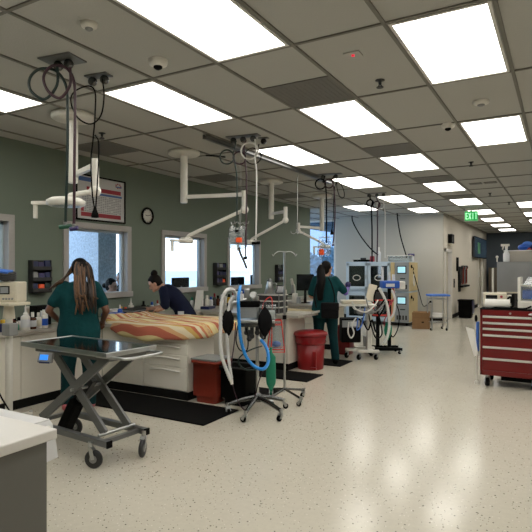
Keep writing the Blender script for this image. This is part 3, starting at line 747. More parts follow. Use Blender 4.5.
# striped towel over a soft pad
def towel():
    t = T('striped_towel', 'orange yellow and red striped towel spread over the first counter', 'towel', (-4.64, 5.4, .87))
    na, nr = 96, 26; vs_, fs, st = [], [], []
    A_, B_, n_ = .85, .575, 6
    for i in range(nr + 1):
        q_ = i/nr
        for k in range(na):
            a = 2*PI*k/na; ca, sa = math.cos(a), math.sin(a)
            n_ = 6 if sa > 0 and ca > 0 else 2.3 if ca < 0 else 3.0; R_ = 1/((abs(ca)**n_ + abs(sa)**n_)**(1/n_))
            flat = min(q_/.8, 1); over = max(0, q_ - .8)/.2
            x, y = A_*R_*ca*flat, B_*R_*sa*flat
            droop = max(0, min(1, .25 - sa*1.0)) if ca < .6 else 1
            if ca < -.55: droop *= max(0, (ca + 1)/.45)*.7
            wav = .5 + .5*math.sin(a*9 + 1.3*math.sin(a*4))
            drop = over*(.085 + .05*max(0, -sa) + .015*wav)*droop*(1 - .75*max(0, -ca))
            x += ca*(.035 + .02*wav)*min(over*2, 1); y += sa*(.03 + .02*wav)*min(over*2, 1)
            z = .042 + .006*math.sin(11*x + 4*y) + .005*math.sin(7*y - 13*x) - drop*1.35 - .01*max(0, flat - .93)*10*droop
            z += .055*math.exp(-((x + .72)/.14)**2)*(1 - .5*over)*(1 + .12*math.sin(40*y))
            if droop < .02: z = max(z, .012)
            if over < .3: z = max(z, .02)
            vs_.append((x, y, z))
            s_ = ((y - drop*.9 + .86)*1.75 + .03*math.sin(5*x + 1) + .012*math.sin(14*x)) % 1
            if -.78 < x < -.52 and y > -.4: s_ = (x*.5 + 2.6*y + .3) % 1
            st.append(min(.99, max(.01, s_)))
    for i in range(nr):
        for k in range(na):
            a, b = i*na + k, i*na + (k + 1) % na
            fs.append((a, b, b + na, a + na))
    me = bpy.data.meshes.new('cloth'); me.from_pydata(vs_, [], fs); me.polygons.foreach_set('use_smooth', [True]*len(fs))
    at = me.attributes.new('stripe', 'FLOAT', 'POINT'); at.data.foreach_set('value', st)
    me.materials.append(M['towel']); o = bpy.data.objects.new('cloth', me); C.objects.link(o); o.parent = t
    so = o.modifiers.new('s', 'SOLIDIFY'); so.thickness = .01; so.offset = 1
    return t
towel()

# anti-fatigue mats
for lab, a, b, c_, d_ in (('black rubber floor mat in front of the first cream drawers', -5.3, -3.15, 4.24, 4.9), ('black rubber floor mat behind the first counter, under the anaesthesia stand', -4.9, -3.17, 5.35, 5.97),
                   ('black rubber floor mat in front of the second counter', -5.3, -3.1, 6.58, 7.15), ('black rubber floor mat under the second woman in teal', -4.7, -3.12, 7.88, 8.45)):
    o = MB().box(a, b, c_, d_, .001, .014).build('floor_mat', 'black_rubber', None, .008); tag(o, lab, 'mat', 'black floor mats')

# bins
def bin_rect(name, label, x, y, w0, d0, w1, d1, h, m_, lid=None, rz=0):
    t = T(name, label, 'bin', (x, y, 0), rz)
    rings = []
    for z, w_, d_ in ((.0, w0, d0), (.02, w0 + .004, d0 + .004), (h - .03, w1, d1), (h - .03, w1 + .03, d1 + .03), (h, w1 + .03, d1 + .03)):
        r_ = .04; ring = []
        for qx, qy, a0 in ((1, 1, 0), (-1, 1, PI/2), (-1, -1, PI), (1, -1, 1.5*PI)):
            for k in range(4): a = a0 + k*PI/6; ring.append((qx*(w_/2 - r_) + r_*math.cos(a), qy*(d_/2 - r_) + r_*math.sin(a), z))
        rings.append(ring)
    inner = [[(p[0]*.9, p[1]*.9, z) for p in rings[-1]] for z in (h, .08)]
    MB().loft(rings + inner).build('bin_body', m_, t)
    return t
t = bin_rect('waste_bin', 'brick red waste bin beside the end of the first counter', -3.68, 5.12, .28, .27, .36, .33, .5, 'red_brown')
MB().obox((0, 0, .515), (.38, .35, .02)).build('lid', 'grey_plastic', t, .006)
t = bin_rect('waste_bin', 'black waste bin beside the brick red bin', -3.33, 5.18, .26, .25, .35, .31, .44, 'black')
m = MB().tube([(x*.18, y*.16, .445) for x, y in ((-1, -1), (1, -1), (1, 1), (-1, 1))], .012, 6, True); m.build('bag_rim', 'char', t)
t = T('step_bin', 'red pedal bin with swing lid and loose red liner by the second counter', 'bin', (-3.5, 7.56, 0))
MB().lathe([(.2, 0), (.205, .02), (.23, .5), (.215, .5), (.2, .1)], n=28).build('bin_body', 'red', t)
MB().lathe([(.235, .4), (.25, .42), (.243, .46), (.255, .5), (.245, .53), (.23, .52)], n=28).build('liner', 'red_bag', t)
MB().lathe([(.27, .53), (.275, .55), (.26, .58), (.2, .6), (.05, .605)], n=28).build('lid', 'red', t)
MB().box(.1, .2, -.24, -.19, .02, .06).box(.12, .18, -.2, -.16, .06, .3).build('pedal', 'red', t, .01)
t = bin_rect('sharps_bin', 'small red bin under the monitor machine behind the woman in teal', -3.52, 9.15, .22, .26, .24, .28, .52, 'red')
MB().obox((0, 0, .53), (.26, .3, .02)).build('lid', 'red', t, .006)
t = bin_rect('waste_bin', 'black bin with a blue side standing by the hall wall', -2.72, 17.75, .36, .38, .42, .42, .58, 'black')
MB().obox((.232, 0, .35), (.012, .4, .42)).build('blue_side', 'navy_pack', t)

# ------------------------------------------------------------------ scissor lift table
t = T('lift_table', 'grey steel scissor lift exam table with polished top on casters', 'exam table', (-3.62, 3.2, 0), R(-4))
m_ = 'frame_grey'
top = MB().box(-.6, .53, -.25, .25, .905, .93).build('table_top', 'mirror_steel', t, .008)
m = MB().box(-.6, .53, -.272, -.25, .895, .935).box(-.6, .53, .25, .272, .895, .935).box(-.62, -.6, -.272, .272, .895, .935).box(.53, .55, -.272, .272, .895, .935)
m.build('edge_rail', 'steel', top, .006)
m = MB()
m.tube(smooth_path([(.35, -.2, .885), (.63, -.2, .89), (.7, -.15, .89), (.7, .15, .89), (.63, .2, .89), (.35, .2, .885)], 4), .013, 8)
m.build('pull_bar', 'steel', t); m = MB()
m.tube(smooth_path([(-.35, -.2, .885), (-.66, -.2, .89), (-.72, -.15, .89), (-.72, .15, .89), (-.66, .2, .89), (-.35, .2, .885)], 4), .013, 8)
m.build('pull_bar', 'steel', t)
MB().box(-.5, .5, -.2, -.16, .85, .905).box(-.5, .5, .16, .2, .85, .905).box(-.5, -.46, -.16, .16, .85, .905).box(.46, .5, -.16, .16, .85, .905).build('top_frame', m_, t)
for s_ in (-1, 1):
    MB().box(-.6, .5, s_*.2 - .025, s_*.2 + .025, .17, .22).build('base_rail', m_, t, .003)
    e_ = MB().box(.5, .512, s_*.2 - .026, s_*.2 + .026, .168, .222).build('end_cap', 'black', t)
    y_ = s_*.155
    MB().bar((.42, y_, .87), (-.48, y_, .24), .024, .075).build('scissor_arm', m_, t)
    MB().bar((-.36, y_ - .03*s_, .87), (.36, y_ - .03*s_, .24), .024, .075).build('scissor_arm', m_, t)
for x_, z_ in ((0, .56), (.36, .235), (-.36, .865)): MB().rod((x_, -.19, z_), (x_, .19, z_), .014).build('cross_axle', 'steel', t)
for x_ in (-.58, .4): MB().box(x_, x_ + .04, -.175, .175, .178, .212).build('cross_rail', m_, t)
MB().bar((-.3, 0, .25), (.06, 0, .62), .05, .05).build('actuator', 'char', t)
MB().bar((-.34, -.02, .12), (-.14, -.02, .42), .12, .1).build('motor_housing', 'black', t, .02)
def caster(parent, c, r=.055, yaw=0, m_w='char', th=.028):
    c = V(c); u = V((math.cos(yaw), math.sin(yaw), 0)); n_ = V((-u.y, u.x, 0)); hub = c + V((0, 0, r)) - u*.03
    f = MB().rod(c + V((0, 0, 2*r + .02)), c + V((0, 0, 2*r + .06)), .018)
    f.bar(c + V((0, 0, 2*r + .02)), hub + V((0, 0, r*.9)), .05, .02)
    for s_ in (-1, 1): f.bar(c + V((0, 0, 2*r + .012)) + n_*s_*(th/2 + .008) - u*.01, hub + n_*s_*(th/2 + .008), .03, .005, n_)
    cs = f.build('caster', 'steel', parent)
    rings = []
    w_ = MB(); prof = [(r*.45, -th/2), (r*.9, -th/2), (r, -th/4), (r, th/4), (r*.9, th/2), (r*.45, th/2)]
    rg = [[hub + n_*z + (u*math.cos(2*PI*j/20) + V((0, 0, 1))*math.sin(2*PI*j/20))*q for j in range(20)] for q, z in prof]
    w_.loft(rg); w_.build('wheel', m_w, cs)
    MB().rod(hub - n_*(th/2 + .004), hub + n_*(th/2 + .004), r*.42).build('hub', 'grey_plastic' if r > .07 else 'char', cs)
caster(t, (.36, -.27, 0), .075, R(205)); caster(t, (.51, .16, 0), .075, R(118)); caster(t, (-.5, .2, 0), .075, R(190)); caster(t, (-.5, -.2, 0), .075, R(190))
db = MB().obox((-.22, -.28, .83), (.14, .03, .09), (R(-18), 0, R(20))).build('control_box', 'grey_plastic', t, .008)
MB().obox((-.22, -.298, .834), (.075, .01, .045), (R(-18), 0, R(20))).build('display', 'screen_blue', db)
MB().obox((-.21, -.3, .795), (.1, .008, .022), (R(-18), 0, R(20))).build('keypad', 'navy_pack', db)

# ------------------------------------------------------------------ white island at the camera's side
t = T('island_cabinet', 'white topped grey counter at the near lower corner', 'counter', (-1.935, 1.5, 0))
MB().box(-2.2, .02, -1.3, .015, .855, .9).build('counter_top', 'white_top', t, .006)
MB().box(-.03, -.005, -.33, -.02, 0, .855).build('end_panel', 'grey_lam', t)
MB().box(-2.1, -.03, -.045, -.02, 0, .855).box(-2.1, -.1, -.35, -.33, 0, .855).build('back_panel', 'grey_lam', t)
MB().box(-2.1, -.03, -1.25, -.36, .0, .06).box(-2.1, -.14, -1.25, -.36, .4, .42).build('shelf', 'white_top', t)
f = MB().box(-1.6, -.26, .017, .2, .79, .821).build('flip_shelf', 'white_top', t, .006)
MB().box(-.5, -.47, .017, .1, .55, .79).build('bracket', 'white_top', f)
t2 = T('draped_sheet', 'white sheet draped over the ledge behind the near counter', 'sheet', (-2.23, 1.6, .823))
MB().box(-.95, .0, -.07, .12, 0, .022).build('flat_sheet', 'sheet', t2, .006)
MB().add([(-.01, -.07, .022), (.02, -.07, .0), (.05, -.07, -.08), (.07, -.06, -.17), (-.01, .12, .022), (.02, .12, .0), (.045, .12, -.08), (.06, .12, -.16)], [(0, 1, 5, 4), (1, 2, 6, 5), (2, 3, 7, 6)], True).build('hanging_end', 'sheet', t2)
o = MB().box(-.5, -.18, -.9, -.5, 0, .1).build('paper_box', 'paper', None, .01); o.location = (-1.9, 1.35, .42)
tag(o, 'white box on the open shelf of the near counter', 'box')

# ------------------------------------------------------------------ monitor stand at the near wall
b0 = (-4.747,3.19,0)
t = T('monitor_stand', 'white monitor pole stand beside the lift table', 'stand', (b0[0], b0[1], 0))
MB().rod((0, 0, .12), (0, 0, 1.12), .034, n=18).build('pole', 'white_plastic', t)
MB().rod((0, 0, 1.1), (0, 0, 1.235), .058, .045, n=18).build('collar', 'cream', t)
MB().box(-.2, .17, -.12, .12, 1.235, 1.265).build('platform', 'cream', t, .008)
for k in range(5):
    a = k*2*PI/5 + .4; MB().bar((0, 0, .12), (.26*math.cos(a), .26*math.sin(a), .1), .05, .035).build('leg', 'white_plastic', t)
    caster(t, (.26*math.cos(a), .26*math.sin(a), 0), .035, a)
MB().obox((.06, -.03, 1.0), (.12, .1, .12)).build('cable_holder', 'grey_plastic', t, .01)
t = T('patient_monitor', 'cream monitor with small grey screen on the near pole stand', 'monitor', (b0[0] - .03, b0[1], 1.265), R(25))
MB().box(-.22, .15, -.09, .1, 0, .2).build('housing', 'cream', t, .012)
MB().box(-.02, .08, -.096, -.089, .08, .16).build('screen', 'screen_off', t); MB().box(-.01, .07, -.098, -.095, .09, .15).build('display', 'gun', t)
MB().box(-.2, -.06, -.095, -.089, .03, .18).build('side_panel', 'label_white', t)
m = MB()
for k in range(4): m.rod((.02 + k*.03, -.089, .035), (.02 + k*.03, -.1, .035), .01, n=10)
m.build('knob', 'grey_plastic', t)
t = T('coiled_cuff', 'dark blue coiled cuff and cables on top of the near monitor', 'cuff', (b0[0] - .03, b0[1] - .02, 1.465))
m = MB()
for k in range(3): m.tube([(.11*math.cos(a*PI/10), .07*math.sin(a*PI/10), .03 + k*.022 + .01*math.sin(a)) for a in range(20)], .018, 8, True)
m.build('coil', 'char', t); MB().obox((.02, -.03, .1), (.16, .09, .03), (.2, .1, .3)).build('cuff', 'blue_film', t, .01)
hose('lead_cable', 'black cable hanging down beside the near monitor stand', [V((b0[0] - .1, b0[1] - .1, 1.28)), V((b0[0] - .13, b0[1] - .13, 1.0)), V((b0[0] - .05, b0[1] - .14, .7)), V((b0[0] + .02, b0[1] - .12, .4)), V((b0[0] + .22, b0[1] - .02, .06))], .008, 'black', 'cable')

# ------------------------------------------------------------------ things on the worktops
def bottle(label, loc, r, h, body, cap, neck=.35, tip=0, band=None, group='bottles on the worktops', name='bottle'):
    t = T(name, label, 'bottle', (loc[0], loc[1], loc[2]), 0, group)
    hb = h*.72 if not tip else h*.6
    MB().lathe([(r*.9, 0), (r, .006), (r, hb*.86), (r*.8, hb*.95), (r*neck, hb)], n=16).build('bottle_body', body, t)
    c = MB()
    if tip: c.lathe([(r*.5, hb), (r*.5, hb + h*.08), (r*.22, hb + h*.1), (r*.06, h)], n=12)
    else: c.lathe([(r*neck*1.15, hb), (r*neck*1.15, h*.96), (r*neck, h)], n=12)
    c.build('cap', cap, t)
    if band: MB().lathe([(r*1.012, hb*.2), (r*1.012, hb*.72)], n=16).build('label_band', band, t)
    return t
bottle('white squeeze bottle with a pointed tip, nearest on the wall worktop', (-5.47,3.885,0.87), .052, .3, 'white_plastic', 'white_plastic', tip=1, band='label_white')
bottle('dark brown bottle with white cap beside the squeeze bottle', (-5.52,4.014,0.87), .045, .2, 'amber', 'white_plastic', band='label_white')
bottle('plain white bottle between the dark bottle and the blue labelled one', (-5.53,4.103,0.87), .042, .19, 'white_plastic', 'white_plastic', band='cream')
bottle('white bottle with a blue label beside the elbow of the woman in braids', (-5.5,4.165,0.87), .04, .22, 'white_plastic', 'white_plastic', neck=.6, band='blue')
bottle('small amber vial with dark cap behind the monitor pole', (-5.66,3.881,0.87), .035, .15, 'amber', 'black')
bottle('small green capped vial beside the monitor pole', (-5.56,3.838,0.87), .025, .1, 'green_bag', 'white_plastic')
bottle('white jar with a dark lid behind the squeeze bottle', (-5.66,3.953,0.87), .04, .14, 'white_plastic', 'black', neck=.8)
bottle('blue bottle low behind the near pole stand', (-5.55,3.656,0.87), .04, .14, 'navy_pack', 'yellow', neck=.6)
bottle('pale bottle with red cap behind the near monitor pole', (-5.78,3.943,0.87), .03, .13, 'label_white', 'red', neck=.5)
def carton(name, label, loc, size, m_, rz=0, face=None, cat='box', group=None):
    t = T(name, label, cat, (loc[0], loc[1], loc[2]), rz, group)
    MB().box(-size[0]/2, size[0]/2, -size[1]/2, size[1]/2, 0, size[2]).build('carton', m_, t, .006)
    if face: MB().box(size[0]/2, size[0]/2 + .003, -size[1]*.25, size[1]*.25, size[2]*.35, size[2]*.75).build('face_label', face, t)
    return t
carton('file_box', 'black box with a white label against the green wall', (-5.82,4.348,0.87), (.14, .22, .25), 'black', 0, 'label_white')
carton('towel_stack', 'white folded stack beside the blue box, right of the woman in braids', (-5.8,5.546,0.87), (.16, .2, .12), 'paper', .2, cat='paper')
carton('supply_box', 'blue open box on the worktop right of the woman in braids', (-5.55,5.326,0.87), (.2, .26, .09), 'blue', .1, 'label_white')
bottle('blue spray bottle beside the blue box', (-5.55,5.461,0.87), .035, .2, 'blue', 'white_plastic', neck=.3)
bottle('yellow capped bottle behind the blue spray bottle', (-5.78,5.717,0.87), .03, .15, 'white_plastic', 'yellow', neck=.4)
bottle('tall white pump bottle standing below the second window', (-5.83,5.967,0.87), .045, .27, 'white_plastic', 'white_plastic', neck=.3, tip=1)
t = T('instrument_case', 'long dark instrument case behind the rolled end of the towel', 'case', (-5.7,5.962,0.87), .2)
MB().box(-.16, .16, -.32, .32, 0, .12).build('case_body', 'char', t, .012); MB().box(-.165, .165, -.325, .325, .085, .1).build('rim', 'gun', t)
bottle('small white jar behind the dark case', (-5.86,6.174,0.87), .04, .12, 'label_white', 'white_plastic', neck=.7)
bottle('black spray bottle in front of the green wall, left of the woman in navy', (-5.85,6.266,0.87), .04, .2, 'black', 'black', neck=.4)
bottle('blue topped clear bottle next to the black spray bottle', (-5.8,6.409,0.87), .035, .18, 'label_white', 'blue', neck=.5)
bottle('red capped white bottle by the hands of the woman in navy', (-5.8,6.542,0.87), .035, .2, 'label_white', 'red', neck=.4)
bottle('second black bottle by the dark case', (-5.85,6.37,0.87), .03, .12, 'black', 'black', neck=.6)
t = T('file_stand', 'tall white slanted stand on the worktop behind the woman in navy', 'stand', (-5.72,7.561,0.87), R(30))
MB().add([(-.06, -.24, 0), (-.06, .2, 0), (-.06, .2, .32), (-.06, .1, .32), (.06, -.24, 0), (.06, .2, 0), (.06, .2, .32), (.06, .1, .32)],
         [(0, 3, 2, 1), (4, 5, 6, 7), (0, 1, 5, 4), (1, 2, 6, 5), (2, 3, 7, 6), (3, 0, 4, 7)]).build('wedge', 'white_plastic', t, .008)
MB().add([(.062, -.16, .03), (.062, .16, .03), (.062, .16, .28), (.062, .1, .28)], [(0, 1, 2, 3)]).build('insert', 'paper', t)
rows = [(.04,.18,'white_plastic','white_plastic','white jar first in the row of bottles below the third window'), (.035,.15,'label_white','blue','blue capped bottle second in the row below the third window'), (.03,.2,'char','red','dark bottle with red cap in the row below the third window'),
        (.035,.16,'amber','black','brown bottle in the row below the third window'), (.03,.17,'navy_pack','white_plastic','navy bottle in the row below the third window'), (.035,.2,'white_plastic','black','white bottle with black cap in the row below the third window'),
        (.035,.17,'yellow','black','yellow bottle in the row by the corrugated hose'), (.03,.2,'label_white','red','pale bottle with red cap behind the corrugated hose'), (.04,.12,'char','char','low dark jar behind the slanted stand')]
BT = [(-5.75,7.845,0.87), (-5.78,8.013,0.87), (-5.74,8.071,0.87), (-5.78,8.243,0.87), (-5.75,8.318,0.87), (-5.78,8.483,0.87), (-5.74,8.564,0.87), (-5.77,8.753,0.87), (-5.85,7.902,0.87)]
for p, (r_, h_, b_, c_, lab) in zip(BT, rows): bottle(lab, p, r_*1.1, h_*1.25, b_, c_, neck=.5)
o = carton('supply_tray', 'low navy tray in front of the bottles below the third window', (-5.5,7.534,0.87), (.16, .3, .05), 'navy_pack', .2, cat='tray')
bottle('white canister on the second counter beside the hanging breathing bag', (-4.648,7.987,0.87), .05, .22, 'label_white', 'yellow', neck=.5)
bottle('steel capped jar on the second counter behind the tank', (-4.843,8.142,0.87), .05, .17, 'grey_plastic', 'steel', neck=.6)
bottle('dark bottle on the second counter left of the drawer organizer', (-4.477,7.831,0.87), .045, .2, 'char', 'black', neck=.4)

bottle('short white cup behind the blue box', (-5.84,5.665,0.87), .045, .12, 'white_plastic', 'label_white', neck=.9)
bottle('orange capped tube standing between the blue spray bottle and the pump bottle', (-5.72,5.74,0.87), .025, .14, 'label_white', 'orange', neck=.6)
bottle('small white tub at the left end of the dark case', (-5.84,5.892,0.87), .05, .1, 'white_plastic', 'white_plastic', neck=.9)
bottle('white flat jar under the third window sill', (-5.84,6.698,0.87), .05, .12, 'white_plastic', 'grey_plastic', neck=.9)
bottle('green capped bottle beside the slanted stand', (-5.84,7.51,0.87), .035, .2, 'label_white', 'green_bag', neck=.5)
bottle('dark spray bottle at the far end of the wall worktop row', (-5.8,8.948,0.87), .045, .26, 'char', 'white_plastic', neck=.4)
bottle('white jug at the far end of the wall worktop row', (-5.78,9.146,0.87), .06, .28, 'white_plastic', 'blue', neck=.4)

# drawer organizer on the second counter and the steel flask on it
t = T('drawer_organizer', 'grey drawer organizer with pale front edges on the second counter', 'organizer', (-4.12, 7.42, .87))
MB().box(-.2, .2, -.14, .14, 0, .31).build('shell', 'grey_plastic', t, .004)
for k in range(3):
    d = MB().box(-.19, .19, -.152, -.14, .012 + k*.1, .1 + k*.1).box(.2, .21, -.13, .13, .012 + k*.1, .1 + k*.1).build('drawer', 'char', t)
    MB().box(-.19, .19, -.16, -.15, .088 + k*.1, .104 + k*.1).box(.2, .215, -.14, .14, .088 + k*.1, .104 + k*.1).build('front_edge', 'white_plastic', d)
t = T('steel_flask', 'conical steel flask with lid on top of the drawer organizer', 'flask', (-4.16, 7.4, 1.18))
MB().lathe([(.085, 0), (.09, .01), (.05, .16), (.045, .2)], n=24).build('flask_body', 'steel', t)
MB().lathe([(.048, .2), (.05, .215), (.02, .235), (.012, .25)], n=18).build('lid', 'dark_steel', t)
MB().tube(smooth_path([(.055, 0, .17), (.12, 0, .17), (.12, 0, .07), (.085, 0, .04)], 4), .008, 8).build('handle', 'steel', t)
t = T('scanner_pad', 'dark tablet leaning on top of the drawer organizer', 'tablet', (-4.0, 7.46, 1.18), R(20))
MB().obox((0, 0, .07), (.13, .02, .14), (-.25, 0, 0)).build('tablet_body', 'black', t, .005); MB().obox((0, -.012, .07), (.11, .004, .11), (-.25, 0, 0)).build('screen', 'screen_off', t)

# third counter: black monitor, microscope, boxes
t = T('computer_monitor', 'black computer monitor on the third counter left of the second woman in teal', 'monitor', (-4.66, 9.8, .87), R(20))
MB().lathe([(.11, 0), (.11, .012), (.03, .02), (.025, .3)], n=20).build('base', 'black', t)
MB().box(-.18, .18, -.02, .02, .26, .6).build('bezel', 'black', t, .006); MB().box(-.165, .165, -.024, -.019, .28, .585).build('screen', 'screen_off', t)
t = T('microscope', 'white and black bench microscope left of the black monitor', 'microscope', (-5.0, 9.9, .87), R(10))
MB().box(-.09, .09, -.12, .1, 0, .05).build('base', 'white_plastic', t, .01)
MB().tube(smooth_path([(0, .08, .05), (0, .1, .2), (0, .06, .34), (0, -.02, .38)], 4), .035, 10).build('arm', 'white_plastic', t)
MB().box(-.07, .07, -.1, .04, .16, .18).build('stage', 'black', t)
MB().rod((0, -.03, .2), (0, -.03, .38), .028).build('objective', 'steel', t); MB().rod((0, -.03, .38), (0, -.1, .5), .03).build('eyepiece', 'white_plastic', t)
for i, (x_, y_, w_, h_, m_, lab) in enumerate(((-4.86, 9.72, .1, .2, 'white_plastic', 'narrow white analyzer box in front of the black monitor'), (-4.72, 9.62, .08, .13, 'gun', 'small grey box at the foot of the black monitor'),
        (-5.22, 9.9, .12, .26, 'cream', 'tall cream box left of the microscope'), (-5.1, 9.62, .1, .17, 'label_white', 'short pale box before the microscope'))):
    carton('analyzer_box', lab, (x_, y_, .87), (w_, .12, h_), m_, .3, group='boxes on the third counter')

# ------------------------------------------------------------------ anaesthesia stand
bx, by = -3.03, 5.1
t = T('anaesthesia_stand', 'steel anaesthesia stand on a five legged caster base', 'medical stand', (bx, by, 0))
MB().rod((0, 0, .12), (0, 0, 1.28), .02, n=14).build('pole', 'steel', t)
hubm = MB().lathe([(.06, .08), (.065, .11), (.05, .16), (.025, .18)], n=18).build('hub', 'dark_steel', t)
for k, (px, py) in enumerate(((-2.85, 4.56), (-2.56, 4.8), (-3.2, 4.74), (-2.76, 5.22), (-3.3, 5.2))):
    q = V((px - bx, py - by, 0)); MB().tube([(0, 0, .13), q*.55 + V((0, 0, .125)), q + V((0, 0, .1))], [.03, .026, .02], 8).build('leg', 'dark_steel', t)
    caster(t, q, .03, k*1.3, 'black', .03)
Rv, Fv = V((.868, -.0, 0)), None
rr = V((.868, .496, 0)); ff = V((-.496, .868, 0))
def q3(r_, f_, z_): return rr*r_ + ff*f_ + V((0, 0, z_))
YAW = math.atan2(.496, .868)
MB().obox(q3(-.01, 0, 1.0), (.42, .3, .03), (0, 0, YAW)).build('tray', 'steel', t, .006)
MB().obox(q3(-.0, 0, .965), (.4, .28, .05), (0, 0, YAW)).build('tray_rim', 'dark_steel', t, .006)
MB().obox(q3(-.1, .02, 1.09), (.2, .14, .13), (0, 0, YAW)).build('vaporizer_block', 'gun', t, .01)
MB().obox(q3(-.1, .02, 1.19), (.26, .16, .07), (0, 0, YAW)).build('control_head', 'black', t, .012)
m = MB()
for k, (dx, h_) in enumerate(((-.2, .1), (-.12, .13), (-.04, .09))): m.rod(q3(dx, .02, 1.22), q3(dx, .02, 1.22 + h_), .03).ell(q3(dx, .02, 1.22 + h_), (.034, .034, .02))
m.build('dial', 'steel', t)
m = MB().rod(q3(-.28, -.02, 1.2), q3(-.12, -.02, 1.24), .022).rod(q3(-.3, -.02, 1.12), q3(-.28, -.02, 1.28), .02).rod(q3(-.2, -.06, 1.26), q3(-.2, -.1, 1.3), .03)
m.build('valve', 'steel', t)
MB().rod(q3(-.19, -.1, 1.27), q3(-.19, -.125, 1.27), .04, n=18).build('gauge', 'label_white', t); MB().rod(q3(-.05, -.1, 1.3), q3(-.05, -.125, 1.3), .035, n=18).build('gauge', 'label_white', t)
# clear absorber tank on the right
MB().obox(q3(.12, -.02, 1.1), (.19, .16, .17), (0, 0, YAW)).build('absorber_tank', 'clear_bag', t, .012)
MB().obox(q3(.12, -.02, 1.07), (.16, .13, .09), (0, 0, YAW)).build('absorbent', 'white_plastic', t, .01)
m = MB()
for dx, dz in ((-.12, .93), (-.06, .89), (.0, .93), (.05, .86), (-.09, .86)): m.rod(q3(dx, -.06, dz + .04), q3(dx, -.06, dz - .06), .022).ell(q3(dx, -.07, dz - .06), (.03, .03, .03))
m.build('valve_cluster', 'char', t)
def bag(name, label, c, r, h, m_, grp=None, flat=.6):
    t2 = T(name, label, 'breathing bag', c, 0, grp)
    rings = []
    for f_, z_ in ((.12, 0), (.14, -.12), (.5, -.2), (.9, -.36), (1, -.52), (.85, -.7), (.45, -.85), (.14, -.94), (.1, -1)):
        rings.append([rr*(r*f_*math.cos(2*PI*j/18)) + ff*(r*flat*f_*math.sin(2*PI*j/18)) + V((0, 0, h*z_)) for j in range(18)])
    MB().loft(rings).build('bag', m_, t2); MB().rod((0, 0, .01), (0, 0, -.1*h), r*.22).build('neck', 'char', t2)
bag('breathing_bag', 'black breathing bag hanging beside the white corrugated hose', (-3.219,4.783,1.201), .068, .38, 'black_cloth', 'black breathing bags')
bag('breathing_bag', 'black breathing bag hanging before the clear absorber tank', (-2.863,4.986,1.212), .08, .4, 'black_cloth', 'black breathing bags')
t2 = T('breathing_bag', 'flat green breathing bag hanging from the end of the blue hose', 'breathing bag', (-2.83,5.063,0.684))
rings = []
for f_, z_ in ((.2, 0), (.3, -.03), (.95, -.08), (1, -.2), (1, -.34), (.9, -.38), (.2, -.46), (.1, -.5)):
    rings.append([rr*(.055*f_*math.cos(2*PI*j/16)) + ff*(.03*f_*math.sin(2*PI*j/16)) + V((0, 0, z_)) for j in range(16)])
MB().loft(rings).build('bag', 'green_bag', t2); MB().rod((0, 0, 0), (0, 0, .03), .015).build('neck', 'green_bag', t2)
def corr(pts, r, k=10):
    p = smooth_path(pts, k); return p, [r*(1 + .1*(i % 2)) for i in range(len(p))]
def corrugated(name, label, pts, r, m_, cat='hose'):
    p = smooth_path(pts, 12); t2 = T(name, label, cat, p[0])
    MB().tube(p, [r*(1.08 if i % 2 else .92) for i in range(len(p))], 10).build('tubing', m_, t2, world=True)
    MB().tube([p[-1], p[-1] + (p[-1] - p[-2]).normalized()*.05], r*.8, 10).build('cuff', 'white_plastic', t2, world=True)
    return t2
corrugated('corrugated_hose', 'white corrugated hose arching from the stand head down past the black bin', [(-3.16,4.875,1.265), (-3.143,4.769,1.358), (-3.154,4.648,1.352), (-3.196,4.623,1.212), (-3.205,4.618,0.931), (-3.201,4.621,0.694), (-3.163,4.642,0.543), (-3.112,4.672,0.392)], .02, 'corrugated')
corrugated('corrugated_hose', 'second white corrugated hose hanging straight behind the first', [(-3.177,4.922,1.239), (-3.189,4.858,1.276), (-3.209,4.789,1.19), (-3.229,4.778,0.913), (-3.219,4.783,0.669), (-3.172,4.752,0.502), (-3.13,4.719,0.403)], .018, 'corrugated')
corrugated('corrugated_hose', 'bright blue hose looping down the front of the anaesthesia stand', [(-3.072,4.81,1.402), (-2.983,4.63,1.282), (-2.978,4.633,1.049), (-2.96,4.643,0.837), (-2.914,4.67,0.667), (-2.84,4.712,0.561), (-2.757,4.759,0.53), (-2.76,4.872,0.575), (-2.785,4.916,0.675), (-2.838,4.943,0.754), (-2.902,4.964,0.802)], .018, 'blue_hose')
hose('sample_line', 'thin black line looped under the anaesthesia stand tray', [(-3.041,4.712,0.985), (-3.06,4.701,0.823), (-3.023,4.723,0.715), (-2.957,4.76,0.715), (-2.948,4.765,0.845), (-2.966,4.755,0.953)], .007, 'black', 'line')
hose('sample_line', 'thin dark green line curling from the stand pole', [(-2.867,4.927,0.743), (-2.929,4.776,0.715), (-3.023,4.723,0.64), (-3.032,4.717,0.564), (-2.957,4.76,0.499), (-2.854,4.819,0.51)], .008, 'teal_hose', 'line')
hose('sample_line', 'thin maroon line from the tray to the caster base of the stand', [(-3.115,4.785,1.007), (-3.134,4.774,0.754), (-3.162,4.758,0.48), (-3.134,4.774,0.26), (-3.077,4.807,0.095), (-3.046,4.882,0.016)], .006, 'maroon_hose', 'line')
hose('sample_line', 'second maroon line sloping down behind the blue hose', [(-2.829,4.949,0.535), (-2.911,4.959,0.381), (-2.975,4.98,0.214), (-3.03,5.006,0.067)], .006, 'maroon_hose', 'line')

